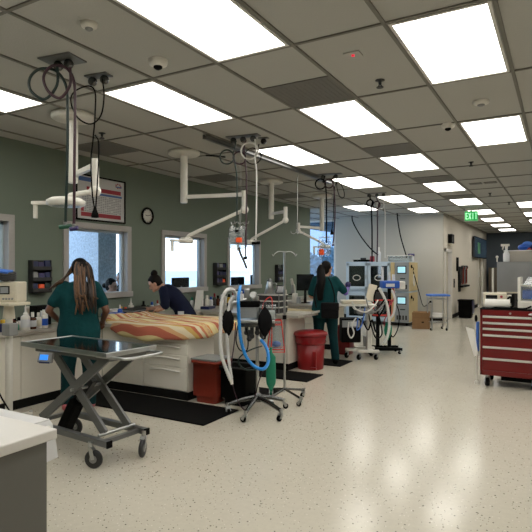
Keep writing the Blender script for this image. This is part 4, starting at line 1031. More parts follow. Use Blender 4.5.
# IV stand and red wire basket
ix, iy = -2.92, 5.56
t = T('iv_stand', 'slim steel drip stand with two hooks behind the anaesthesia stand', 'drip stand', (ix, iy, 0))
MB().rod((0, 0, .1), (0, 0, 1.8), .014, n=12).build('pole', 'steel', t); MB().rod((0, 0, .98), (0, 0, 1.03), .024).build('collar', 'black', t)
m = MB()
for s_ in (-1, 1): m.tube(smooth_path([q3(0, 0, 1.79), q3(s_*.07, 0, 1.8), q3(s_*.12, 0, 1.77), q3(s_*.135, 0, 1.745), q3(s_*.15, 0, 1.77)], 4), .006, 6)
m.build('hook', 'steel', t)
for k, (px, py) in enumerate(((-2.62, 5.4), (-2.78, 5.82), (-3.16, 5.66), (-2.95, 5.25))):
    q = V((px - ix, py - iy, 0)); MB().tube([(0, 0, .14), q*.6 + V((0, 0, .11)), q + V((0, 0, .09))], .014, 8).build('leg', 'dark_steel', t); caster(t, q, .028, k, 'black', .026)
t = T('wire_basket', 'red wire basket frame clipped to the drip stand', 'basket', (-2.901,5.31,0.994))
m = MB()
def ring_(w_, d_, z_): return [q3(-w_, -d_, z_), q3(w_, -d_, z_), q3(w_, d_, z_), q3(-w_, d_, z_)]
A_ = ring_(.06, .06, 0); B_ = ring_(.1, .09, -.36)
for q in (A_, ring_(.07, .065, -.05), ring_(.098, .088, -.33), B_): m.tube(q, .006, 6, True)
for a, b in zip(A_, B_): m.rod(a, b, .006, n=6)
m.build('wire_frame', 'wire_red', t)
rings = [[q3(.088*math.cos(2*PI*j/16)*f_, .07*math.sin(2*PI*j/16)*f_, z_) for j in range(16)] for f_, z_ in ((.7, -.02), (.85, -.1), (1, -.3), (.6, -.35))]
o = tag(MB().loft(rings).build('mask_bag', 'clear_bag'), 'clear bag of small blue fittings inside the red wire basket', 'bag'); o.location = t.location
o2 = tag(MB().ell((0, 0, -.28), (.06, .05, .035)).build('fitting_bundle', 'blue_film'), 'bundle of blue fittings at the bottom of the clear bag', 'fittings'); o2.location = t.location
hose('red_line', 'thin red line hanging around the drip stand beside the tank', [(-2.967,5.1,1.009), (-2.983,5.149,1.176), (-2.958,5.22,1.253), (-2.917,5.243,1.23), (-2.917,5.243,0.941), (-2.927,5.238,0.652)], .006, 'wire_red', 'line')
hose('red_line', 'orange line dangling in front of the red wire basket', [(-2.967,5.1,0.941), (-2.973,5.154,0.717), (-2.937,5.232,0.629), (-2.917,5.243,0.825), (-2.937,5.232,0.976)], .005, 'orange', 'line')

# ------------------------------------------------------------------ oxygen cages at the back wall
def cage(z0, label, top):
    t = T('oxygen_cage', label, 'oxygen cage', (-5.5, 14.3, z0), 0, 'stacked oxygen cages'); W_, D_, Hh = 1.84, .95, .84
    MB().box(0, W_, .05, D_, 0, Hh).build('body', 'cage_blue', t)
    for k in (0, 1):
        x0 = .03 + k*.65; x1 = x0 + .62
        fr_ = MB().box(x0, x0 + .07, 0, .05, .05, Hh - .04).box(x1 - .07, x1, 0, .05, .05, Hh - .04).box(x0, x1, 0, .05, .05, .13).box(x0, x1, 0, .05, Hh - .12, Hh - .04).build('door', 'cage_blue', t, .006)
        MB().box(x0 + .07, x1 - .07, .02, .03, .13, Hh - .12).build('glass', 'door_glass', fr_)
        MB().tube([(x0 + .31 + .11*math.cos(a*PI/12), -.01, .38 + .075*math.sin(a*PI/12)) for a in range(24)], .011, 6, True).build('port_ring', 'white_plastic', fr_)
        MB().box(x1 - .05, x1 - .015, -.02, 0, .36, .46).build('latch', 'steel', fr_)
    MB().box(1.33, 1.44, .0, .06, .02, Hh - .02).build('filler_panel', 'tan', t)
    p = MB().box(1.45, W_, -.01, .06, .02, Hh - .02).build('control_panel', 'gun', t, .006)
    MB().box(1.51, 1.77, -.016, -.009, .5, .72).build('bezel', 'char', p); MB().box(1.535, 1.745, -.02, -.015, .53, .695).build('screen', 'screen_on', p)
    m = MB()
    for k in range(4): m.box(1.5 + k*.08, 1.55 + k*.08, -.016, -.009, .08, .2)
    m.build('switch', 'char', p)
    MB().box(1.6, 1.74, -.014, -.009, .35, .38).build('nameplate', 'teal_hose', p)
    MB().box(W_, W_ + .01, .0, D_, .02, Hh - .02).build('side_panel', 'tan', t)
    s_ = MB(); s_.tube(smooth_path([(W_ + .01, .2, .7), (W_ + .06, .25, .66), (W_ + .03, .35, .6)], 4), .012, 6).ell((W_ + .02, .2, .7), (.02, .05, .05)); s_.build('side_valve', 'black', t)
    if top: MB().tube([(W_ + .03, .45 + .07*math.cos(a*PI/10), .32 + .16*math.sin(a*PI/10)) for a in range(20)], .014, 6, True).build('coiled_line', 'white_hose', t)
    return t
cage(.09, 'lower of the two stacked oxygen cages at the back wall', False)
cage(.94, 'upper of the two stacked oxygen cages at the back wall', True)
t = T('cage_dolly', 'low dark wheeled base under the stacked oxygen cages', 'dolly', (-5.5, 14.3, 0))
MB().box(0, 1.84, .05, .95, .06, .088).build('platform', 'char', t)
for x_ in (.1, 1.74):
    for y_ in (.15, .85): MB().rod((x_, y_ - .015, .03), (x_, y_ + .015, .03), .03).build('wheel', 'black', t)
zt = 1.78
t = T('instrument_tray', 'black tray on the left end of the upper oxygen cage', 'tray', (-5.15, 14.7, zt)); MB().box(-.2, .24, -.15, .15, 0, .06).box(-.22, .26, -.17, .17, .05, .065).build('tray', 'black', t); MB().obox((.05, 0, .09), (.16, .1, .06), (0, 0, .3)).build('lid', 'char', t)
bottle('small pink bottle on the upper oxygen cage', (-4.83, 14.7, zt), .07, .24, 'print_red', 'white_plastic', neck=.4, group='bottles on the oxygen cage')
bottle('tall pale bottle on the middle of the upper oxygen cage', (-4.6, 14.6, zt), .06, .42, 'label_white', 'white_plastic', neck=.4, group='bottles on the oxygen cage')
t = T('storage_tub', 'long clear lidded tub on the upper oxygen cage', 'tub', (-4.02, 14.75, zt)); MB().box(-.32, .32, -.16, .16, 0, .16).build('tub_body', 'clear_bag', t, .02); MB().box(-.28, .28, -.13, .13, .02, .09).build('contents', 'white_plastic', t, .02); MB().box(-.34, .34, -.18, .18, .16, .18).build('lid', 'white_plastic', t, .01)
t = T('lidded_jar', 'white jar with a purple lid on the right end of the upper oxygen cage', 'jar', (-3.75, 14.9, zt)); MB().lathe([(.08, 0), (.085, .01), (.085, .15), (.07, .17)], n=18).build('jar_body', 'label_white', t); MB().lathe([(.095, .16), (.095, .22), (.08, .23)], n=18).build('lid', 'purple_pack', t)
t = T('cardboard_box', 'brown cardboard box with open flaps on the floor beside the oxygen cages', 'box', (-3.26, 14.0, 0), R(10))
MB().box(-.22, .22, -.18, .18, 0, .3).build('carton', 'cardboard', t); MB().obox((0, -.2, .36), (.44, .01, .16), (.3, 0, 0)).build('flap', 'cardboard', t); MB().obox((0, .2, .36), (.44, .01, .16), (-.3, 0, 0)).build('flap', 'cardboard', t); MB().obox((.05, -.183, .18), (.06, .004, .03)).build('hand_hole', 'black', t)
t = T('wire_cart', 'chrome wire cart with a blue cover on top by the hall corner', 'cart', (-2.82, 13.9, 0), YAW)
for x_ in (-.2, .2):
    for y_ in (-.18, .18): MB().rod((x_, y_, .1), (x_, y_, .88), .014, n=8).build('post', 'steel', t)
for z_ in (.2, .32, .8):
    m = MB().tube([(-.2, -.18, z_), (.2, -.18, z_), (.2, .18, z_), (-.2, .18, z_)], .01, 6, True)
    for k in range(7): m.rod((-.2 + k*.0667, -.18, z_), (-.2 + k*.0667, .18, z_), .005, n=6)
    m.build('wire_shelf', 'steel', t)
MB().box(-.25, .27, -.2, .2, .87, .92).build('cover', 'blue_film', t, .02)
for x_ in (-.2, .2):
    for y_ in (-.18, .18): caster(t, (x_, y_, 0), .035, .5, 'black', .025)
o = tag(MB().box(-.13, .13, -.1, .1, 0, .1).build('supply_box', 'paper', None, .01), 'white box on the lower shelf of the chrome wire cart', 'box'); o.location = (-2.82, 13.9, .335)
t = T('wall_socket', 'grey socket with a plugged cable low on the back wall', 'outlet', (-3.4, BY, .6)); MB().box(-.05, .05, -.012, 0, -.07, .07).build('plate', 'white_plastic', t); MB().box(-.03, .03, -.05, -.01, -.03, .03).build('plug', 'black', t)
hose('electric_cable', 'black cord trailing from the oxygen cages to the back wall socket', [V((-3.64, 14.7, 1.5)), V((-3.55, 15, .9)), V((-3.5, 15.3, .5)), V((-3.42, 15.74, .58))], .012, 'black', 'cord')

# ------------------------------------------------------------------ machines between the woman and the cages
mx, my = -3.0, 8.95
t = T('monitor_cart', 'white anaesthesia monitor cart with tilted screen behind the second woman in teal', 'medical cart', (mx, my, 0), YAW)
MB().box(-.04, .04, -.06, .06, .16, 1.0).build('column', 'white_plastic', t, .01)
MB().box(-.42, -.2, -.05, .05, .12, .17).box(-.24, .14, -.22, -.16, .12, .17).box(-.24, .14, .16, .22, .12, .17).box(-.05, .05, -.2, .2, .12, .17).build('base_frame', 'white_plastic', t, .012)
for x_, y_ in ((-.2, -.2), (.1, -.2), (.1, .2), (-.38, 0)): caster(t, (x_, y_, 0), .05, .8, 'black', .035)
MB().obox((-.34, 0, .5), (.34, .3, .42)).build('drive_box', 'black', t, .015); MB().box(-.5, -.19, -.16, -.15, .56, .68).build('drive_panel', 'gun', t); MB().box(-.36, -.24, -.165, -.159, .58, .66).build('drive_label', 'label_white', t)
MB().box(-.62, .1, -.2, .2, .93, .96).build('tray', 'white_plastic', t, .008)
MB().box(-.5, -.05, -.14, .14, .97, 1.03).build('keyboard', 'cream', t, .01)
MB().obox((.04, 0, 1.16), (.15, .05, .3), (-.15, .25, 0)).build('screen_housing', 'cream', t, .01)
MB().obox((-.1, -.18, .84), (.3, .1, .1)).build('cable_bundle', 'grey_plastic', t, .03)
hose('lead_cable', 'white cable loop hanging on the drive box of the monitor cart', [(-3.128,8.291,0.69), (-3.142,8.283,0.521), (-3.098,8.308,0.42), (-3.054,8.333,0.504), (-3.084,8.316,0.639), (-3.042,8.397,0.752)], .012, 'white_hose', 'cable')
hose('lead_cable', 'blue white cable draped under the monitor cart tray', [(-3.013,8.414,0.752), (-3.028,8.406,0.549), (-2.971,8.496,0.645), (-2.943,8.569,0.914)], .01, 'blue_film', 'cable')
hose('lead_cable', 'dark cable tangled between the two medical carts', [(-2.988,8.544,0.743), (-2.915,8.643,0.531), (-2.871,8.726,0.698), (-2.842,8.857,0.478), (-2.811,8.99,0.643)], .014, 'black', 'cable')
hose('lead_cable', 'pale cable drooping behind the tilted screen', [(-3.101,8.364,1.024), (-3.042,8.397,0.905), (-2.928,8.578,0.845), (-2.841,8.743,0.941), (-2.811,8.875,1.039)], .013, 'white_hose', 'cable')
tx, ty = -2.93, 9.62
t = T('ventilator_stand', 'black pole ventilator stand with red wire basket and blue box', 'medical stand', (tx, ty, 0), YAW)
for x_ in (-.12, .1): MB().box(x_ - .03, x_ + .03, -.03, .03, .1, 1.25).build('post', 'black', t, .006)
MB().bar((-.3, -.15, .09), (.3, -.15, .09), .06, .05).bar((-.3, .15, .09), (.3, .15, .09), .06, .05).bar((-.12, -.15, .09), (-.12, .15, .09), .06, .05).bar((.1, -.15, .09), (.1, .15, .09), .06, .05).build('base_frame', 'black', t)
for x_ in (-.28, .28):
    for y_ in (-.15, .15): caster(t, (x_, y_, 0), .03, .4, 'black', .03)
m = MB()
for z_ in (.72, 1.0): m.tube([(-.24, -.2, z_), (.1, -.2, z_), (.1, -.05, z_), (-.24, -.05, z_)], .01, 6, True)
for x_ in (-.24, .1): m.rod((x_, -.2, .72), (x_, -.2, 1.0), .008, n=6)
m.build('wire_basket', 'wire_red', t)
MB().box(-.06, .26, -.16, .12, 1.22, 1.36).build('monitor_box', 'blue', t, .02); MB().box(.0, .16, -.166, -.158, 1.25, 1.31).build('box_label', 'label_white', t)
MB().box(-.2, -.02, -.14, .1, .75, .98).build('supply_bag', 'clear_bag', t, .02); MB().box(.26, .38, -.1, .1, 1.2, 1.35).build('side_unit', 'white_plastic', t, .02)
MB().rod((-.03, 0, 1.36), (-.03, 0, 1.62), .025).rod((.1, 0, 1.36), (.1, 0, 1.52), .02).rod((.18, 0, 1.36), (.18, 0, 1.48), .03).build('sensor_rod', 'label_white', t)
MB().obox((-.1, .02, 1.08), (.3, .18, .14)).build('control_unit', 'char', t, .012)
corrugated('corrugated_hose', 'white corrugated hose curving down the front of the ventilator stand', [(-2.827,8.981,1.245), (-2.765,9.016,1.121), (-2.704,9.052,0.944), (-2.673,9.069,0.714), (-2.673,9.069,0.501), (-2.719,9.043,0.324), (-2.75,9.025,0.271)], .025, 'corrugated')
corrugated('corrugated_hose', 'pale hose rising beside the blue box of the ventilator stand', [(-2.655,9.194,1.206), (-2.609,9.221,1.027), (-2.624,9.212,0.812), (-2.671,9.186,0.704)], .02, 'corrugated')
hose('sample_line', 'maroon hose curving from the blue box of the ventilator stand', [(-2.654,9.253,1.24), (-2.638,9.262,1.06), (-2.702,9.168,0.919), (-2.733,9.15,0.776)], .016, 'print_red', 'hose')
hose('lead_cable', 'black cable looping right of the ventilator stand', [(-2.652,9.311,1.02), (-2.574,9.356,0.803), (-2.589,9.347,0.513), (-2.654,9.253,0.357), (-2.686,9.177,0.453)], .01, 'black', 'cable')
hose('lead_cable', 'black cable looping low in front of the ventilator stand base', [(-2.963,8.788,0.864), (-2.918,8.814,0.601), (-2.842,8.857,0.373), (-2.75,8.91,0.443), (-2.781,8.892,0.688), (-2.826,8.866,0.864)], .012, 'black', 'cable')
hose('lead_cable', 'grey cable draped from the red wire basket to the tilted screen', [(-2.945,8.626,1.083), (-2.9,8.652,0.91), (-2.841,8.8,0.833), (-2.765,8.959,0.93), (-2.704,9.052,1.033)], .011, 'grey_plastic', 'cable')
hose('lead_cable', 'red cable dangling beside the red wire basket', [(-2.686,9.177,1.027), (-2.717,9.159,0.812), (-2.78,9.123,0.632), (-2.749,9.141,0.489)], .009, 'print_red', 'cable')
hose('lead_cable', 'black cable bunched under the blue box of the ventilator stand', [(-2.873,8.955,1.21), (-2.888,8.889,1.036), (-2.811,8.932,0.93), (-2.719,9.043,1.068), (-2.75,9.025,0.891), (-2.842,8.972,0.714)], .013, 'black', 'cable')
bag('breathing_bag', 'green breathing bag hanging on the ventilator stand', (-2.717,9.159,0.686), .075, .38, 'green_bag')
m_ = carton('battery_pack', 'grey ribbed pack on the floor between the two medical carts', (-3.2, 9.45, 0), (.14, .14, .32), 'grey_plastic', .5, cat='equipment')

# ------------------------------------------------------------------ hall wall things
for k, (a, b) in enumerate(((21.3, 23.2), (23.3, 24.8))):
    t = T('wall_screen', ['nearer wide screen on the hall wall showing a green block', 'farther wide screen high on the hall wall'][k], 'screen', (HX, (a + b)/2, 2.42), 0)
    MB().box(0, .06, -.25, .25, -.2, .2).build('wall_mount', 'black', t)
    MB().box(.07, .12, -(b - a)/2, (b - a)/2, -.42, .42).build('bezel', 'black', t, .006)
    MB().box(.118, .124, -(b - a)/2 + .03, (b - a)/2 - .03, -.39, .39).build('screen', 'screen_dim', t)
    MB().box(.04, .118, -(b - a)/2 - .004, -(b - a)/2, -.4, .4).build('side_edge', 'char', t)
    if k == 0: MB().box(.123, .127, -.2, .5, -.25, .2).build('green_block', 'screen_green', t)
t = T('wall_speaker', 'small black wall unit above the near hall door', 'speaker', (HX, 16.75, 2.5)); MB().box(0, .12, -.2, .2, -.14, .14).build('housing', 'black', t, .01); MB().box(.12, .125, -.15, -.02, -.1, .06).build('grille', 'char', t); MB().box(.02, .1, -.14, .14, -.2, -.14).build('bracket', 'cream', t)
t = T('wall_organizer', 'black wall organizer rail with hanging tools on the hall wall', 'organizer', (HX, 18.6, 1.1))
MB().box(0, .03, -.3, .1, -.3, .55).build('back_board', 'black', t); MB().box(0, .05, -.62, -.42, .4, .85).build('upper_board', 'black', t)
MB().box(.0, .14, -.2, 1.3, -.16, -.1).build('ledge', 'black', t)
o0 = None
for k in range(7):
    y_ = 18.85 + k*.16
    o = MB().rod((.03, 0, .0), (.03, 0, -.55), .03).ell((.04, 0, .0), (.05, .05, .07)).build('scope_handle', ['char', 'red_brown', 'black', 'grey_plastic'][k % 4]); o.location = (HX + .01, y_, 1.62 - .03*(k % 2))
    tag(o, 'slim handle hanging in the row above the black wall ledge', 'handle', 'handles hanging on the hall wall')
t = T('wall_switch', 'small black switch between the near hall door and the organizer', 'switch', (HX, 17.55, 1.15)); MB().box(0, .02, -.05, .05, -.18, .1).build('plate', 'black', t); MB().box(.02, .03, -.02, .02, -.03, .03).build('rocker', 'char', t)
t = T('locker_bank', 'brown grid of small lockers against the dark blue far wall', 'lockers', (-2.9, FY - .5, 0))
MB().box(0, 1.1, 0, .48, 0, 1.62).build('carcass', 'locker', t)
m = MB()
for r_ in range(6):
    for c_ in range(4): MB().box(.03 + c_*.27, .26 + c_*.27, -.02, 0, .06 + r_*.26, .27 + r_*.26).build('locker_door', 'locker', t, .01)

# ------------------------------------------------------------------ red tool chest
t = T('tool_chest', 'red rolling tool chest with chrome drawer edges', 'tool chest', (-.97, 7.53, 0))
W_ = 1.25
MB().box(0, W_, .02, .6, .16, 1.04).box(0, .03, 0, .02, .16, 1.04).box(W_ - .03, W_, 0, .02, .16, 1.04).box(0, W_, 0, .02, .16, .225).box(0, W_, 0, .02, .965, 1.04).build('cabinet_shell', 'red_paint', t, .006)
MB().box(-.005, W_ + .005, -.005, .605, 1.04, 1.055).build('top_mat', 'black_rubber', t, .004)
MB().box(.25, .85, .1, .5, .09, .16).build('under_box', 'black', t)
for z0, z1 in ((.88, .963), (.80, .878), (.715, .798), (.555, .713), (.40, .553), (.228, .398)):
    d_ = MB().box(.034, W_ - .034, -.004, .02, z0, z1).build('drawer', 'red_paint', t)
    MB().box(.034, W_ - .034, -.022, -.004, z1 - .03, z1 - .002).build('pull_edge', 'alu', d_, .004)
MB().lathe([(.014, -.002), (.014, .01)], (.37, -.006, 1.0), 12, 'y').build('lock', 'steel', t)
MB().ell((.62, -.002, .995), (.04, .006, .014)).build('badge', 'steel', t)
for x_, y_ in ((.09, .06), (.09, .5), (.66, .06), (1.17, .06), (1.17, .5)): caster(t, (x_, y_, 0), .058, R(-70), 'black', .045)
zc = 1.056
t = T('ecg_monitor', 'cream heart monitor with a dark screen on the red tool chest', 'monitor', (-.82, 7.87, zc), R(6))
MB().box(-.15, .15, -.1, .12, 0, .2).build('housing', 'cream', t, .012); MB().box(-.115, .03, -.106, -.099, .06, .17).build('screen', 'screen_off', t); MB().box(-.13, .12, -.106, -.099, .015, .04).build('key_strip', 'navy_pack', t)
m = MB().rod((.08, -.1, .15), (.08, -.115, .15), .018).rod((.11, -.1, .1), (.11, -.112, .1), .012).rod((.07, -.1, .1), (.07, -.112, .1), .012); m.build('knob', 'print_red', t)
t = T('paper_roll', 'white paper towel roll lying on the red tool chest', 'paper roll', (-.765, 7.63, zc + .062), R(4))
MB().lathe([(.02, -.155), (.06, -.155), (.062, -.15), (.062, .15), (.06, .155), (.02, .155)], n=28, axis='x').build('roll', 'paper_towel', t); MB().lathe([(.02, -.157), (.02, .157)], n=14, axis='x').build('core', 'cardboard', t)
m = None
hose('lead_cable', 'black cables coiled beside the paper roll on the red tool chest', [V((-.66, 7.8, zc + .02)), V((-.64, 7.72, zc + .05)), V((-.6, 7.74, zc + .12)), V((-.585, 7.8, zc + .19)), V((-.575, 7.76, zc + .1)), V((-.58, 7.7, zc + .03)), V((-.64, 7.75, zc + .02)), V((-.66, 7.78, zc + .09)), V((-.62, 7.8, zc + .15)), V((-.585, 7.72, zc + .04))], .014, 'black', 'cable')
hose('lead_cable', 'second black cable lying across the front of the red tool chest', [V((-.86, 7.62, zc + .012)), V((-.7, 7.555, zc + .012)), V((-.55, 7.56, zc + .012)), V((-.42, 7.6, zc + .012)), V((-.33, 7.7, zc + .06))], .012, 'black', 'cable')
t = T('adapter_head', 'white handset lying against the cables on the red tool chest', 'handset', (-.64, 7.9, zc)); MB().rod((0, 0, 0), (0, 0, .12), .035, .05).ell((0, 0, .14), (.06, .06, .035)).build('handset', 'white_plastic', t)
t = T('bin_organizer', 'clear stacked bin organizer on a white base on the red tool chest', 'organizer', (-.39, 7.85, zc))
MB().box(-.13, .35, -.2, .2, 0, .11).build('base', 'white_plastic', t, .012); MB().box(-.1, .3, -.18, .16, .115, .3).build('lower_bin', 'clear_bag', t, .01); MB().box(-.08, .26, -.14, .12, .13, .25).build('lower_contents', 'blue_film', t, .02)
MB().box(-.13, -.09, -.2, .18, .11, .42).build('side_upright', 'white_plastic', t, .008); MB().box(-.09, .3, -.18, .16, .3, .32).build('shelf', 'white_plastic', t)
MB().add([(-.08, -.2, .32), (.3, -.2, .32), (.3, .14, .32), (-.08, .14, .32), (-.0, -.12, .43), (.3, -.12, .45), (.3, .14, .45), (-.0, .14, .43)], [(0, 3, 2, 1), (4, 5, 6, 7), (0, 1, 5, 4), (1, 2, 6, 5), (2, 3, 7, 6), (3, 0, 4, 7)]).build('upper_bin', 'clear_bag', t, .01)
MB().box(.0, .26, -.1, .1, .33, .4).build('upper_contents', 'grey_plastic', t, .02)
# chart pocket and rod on the chest's side
t = T('chart_pocket', 'white paper chart pocket hanging beside the red tool chest', 'chart holder', (-1.03, 7.6, .36))
MB().add([(-.13, -.03, .43), (-.02, -.03, .4), (.03, -.03, .06), (-.02, -.03, .03), (-.13, -.02, .43), (-.02, -.02, .4), (.03, -.02, .06), (-.02, -.02, .03)], [(0, 1, 2, 3), (7, 6, 5, 4), (0, 4, 5, 1), (1, 5, 6, 2), (2, 6, 7, 3), (3, 7, 4, 0)]).build('paper_sheet', 'paper', t)
MB().box(-.0, .03, -.0, .1, .1, .5).build('pocket', 'blue_film', t); MB().ell((.0, -.0, .55), (.02, .02, .05)).build('clip', 'black', t)
t = T('thin_rod_stand', 'thin white rod stand on the floor left of the red tool chest', 'stand', (-1.03, 7.66, 0)); MB().rod((0, 0, .04), (0, 0, .52), .01).build('rod', 'white_plastic', t); MB().lathe([(.03, 0), (.032, .03), (.012, .05)], n=14).build('foot', 'white_plastic', t)

# ------------------------------------------------------------------ steel cabinet behind the chest
t = T('steel_cabinet', 'stainless steel cabinet standing behind the red tool chest', 'cabinet', (-1.03, 10.2, 0))
MB().box(0, 1.7, 0, .7, 1.17, 1.71).build('steel_box', 'hood_steel', t, .008); MB().box(0, 1.7, .03, .7, .1, 1.16).build('lower_body', 'char', t)
MB().box(.02, 1.68, -.012, 0, 1.19, 1.69).build('front_panel', 'hood_steel', t, .004); MB().box(0, 1.7, -.02, .0, 1.15, 1.175).build('edge_strip', 'cream', t)
MB().box(-.09, -.06, .05, .1, .1, 1.6).build('side_post', 'white_plastic', t, .006)
for x_ in (.1, 1.6):
    for y_ in (.1, .6): MB().rod((x_, y_, 0), (x_, y_, .1), .03).build('foot', 'black', t)
MB().rod((-.0, .02, 1.71), (-.0, .02, 1.8), .012).ell((0, .02, 1.8), (.025, .025, .025)).build('corner_knob', 'white_plastic', t)
t = T('plastic_crate', 'translucent plastic crate full of supplies on the steel cabinet', 'crate', (-.6, 10.5, 1.712))
MB().add([(-.3, -.16, 0), (.34, -.16, 0), (.34, .16, 0), (-.3, .16, 0), (-.33, -.19, .2), (.37, -.19, .2), (.37, .19, .2), (-.33, .19, .2)], [(0, 3, 2, 1), (0, 1, 5, 4), (1, 2, 6, 5), (2, 3, 7, 6), (3, 0, 4, 7)]).build('crate_body', 'crate', t)
MB().box(-.27, .3, -.13, .13, .005, .17).build('contents', 'white_plastic', t, .03); MB().tube([(-.33, -.19, .2), (.37, -.19, .2), (.37, .19, .2), (-.33, .19, .2)], .01, 6, True).build('rim', 'label_white', t)
t = T('spray_bottle', 'white trigger spray bottle standing before the plastic crate', 'bottle', (-.88, 10.27, 1.712))
MB().lathe([(.05, 0), (.055, .01), (.055, .14), (.022, .2), (.02, .24)], n=16).build('bottle_body', 'label_white', t)
MB().rod((0, 0, .24), (0, 0, .29), .025).box(-.09, .05, -.018, .018, .28, .32).bar((-.05, 0, .28), (-.065, 0, .22), .012, .02).build('trigger', 'white_plastic', t)
for k, (x_, h_, m_, lab) in enumerate(((-.62, .26, 'blue', 'blue wrapped pack heaped on the plastic crate'), (-.55, .31, 'blue_film', 'pale blue pack at the top of the heap on the crate'), (-.45, .27, 'navy_pack', 'navy pack at the right of the heap on the crate'), (-.52, .22, 'print_red', 'red packet tucked under the blue packs on the crate'))):
    o = MB().ell((0, 0, 0), (.09, .1, .06), 12, 8).build('soft_pack', m_); o.location = (x_, 10.45 + .02*k, 1.712 + h_); tag(o, lab, 'pack', 'soft packs on the crate')

# ------------------------------------------------------------------ beyond the windows: desk, monitors, trees
t = T('office_desk', 'long desk outside the windows in the corridor', 'desk', (-6.95, 7.5, 0)); MB().box(.45, .85, -4.4, 4.6, .9, .94).build('desk_top', 'desk', t)
for y_ in (-4.2, -.4, 3.4): MB().box(.5, .8, y_, y_ + .04, 0, .9).build('leg', 'desk', t)
def screen(label, x_, y_, rz, w_=.5, h_=.33, z_=.94):
    t = T('computer_monitor', label, 'monitor', (x_, y_, z_), rz, 'monitors beyond the windows')
    MB().lathe([(.1, 0), (.1, .012), (.025, .02), (.02, .14)], n=16).build('base', 'black', t); MB().box(-.02, .02, -w_/2, w_/2, .1, .1 + h_).build('bezel', 'black', t, .006); MB().box(-.025, -.019, -w_/2 + .015, w_/2 - .015, .115, .085 + h_).build('screen', 'screen_off', t)
    MB().lathe([(.03, .02), (.03, .024)], (0, 0, .1 + h_/2), 14, 'x').build('back_disc', 'gun', t)
screen('black monitor back seen through the second window beside the seated woman', -6.3, 6.55, .3, .5, .36)
screen('black monitor back low in the third window', -6.3, 7.75, .1, .55, .38)
screen('black monitor back low in the fourth window', -6.3, 9.75, .1, .6, .36)
screen('black monitor back at the right side of the fourth window', -6.3, 10.5, .15, .5, .4)
def tree(label, p, h_, r_, seed):
    q = random.Random(seed); t = T('tree', label, 'tree', p, 0, 'trees beyond the windows')
    MB().tube([(0, 0, 0), (.1, 0, h_*.4), (0, .1, h_*.8)], [.2, .15, .08], 8).build('trunk', 'bark', t)
    m = MB()
    for k in range(900):
        a, b = q.uniform(0, 2*PI), q.uniform(-1, 1); rad = r_*q.uniform(.4, 1)**.5; s_ = math.sqrt(1 - b*b)
        c = V((rad*s_*math.cos(a), rad*s_*math.sin(a), h_*.75 + rad*b*.8)); u = V((q.uniform(-1, 1), q.uniform(-1, 1), q.uniform(-1, 1))).normalized(); v_ = u.orthogonal().normalized(); l = .3
        m.add([c - u*l, c + v_*l*.5, c + u*l, c - v_*l*.5], [(0, 1, 2, 3)])
    m.build('foliage', 'leaf', t)
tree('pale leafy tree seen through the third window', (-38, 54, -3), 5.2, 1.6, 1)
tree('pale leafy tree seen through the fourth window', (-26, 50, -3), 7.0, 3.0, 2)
tree('pale leafy tree outside the tall back window', (-15.0, 36, -3), 5.2, 2.6, 3)

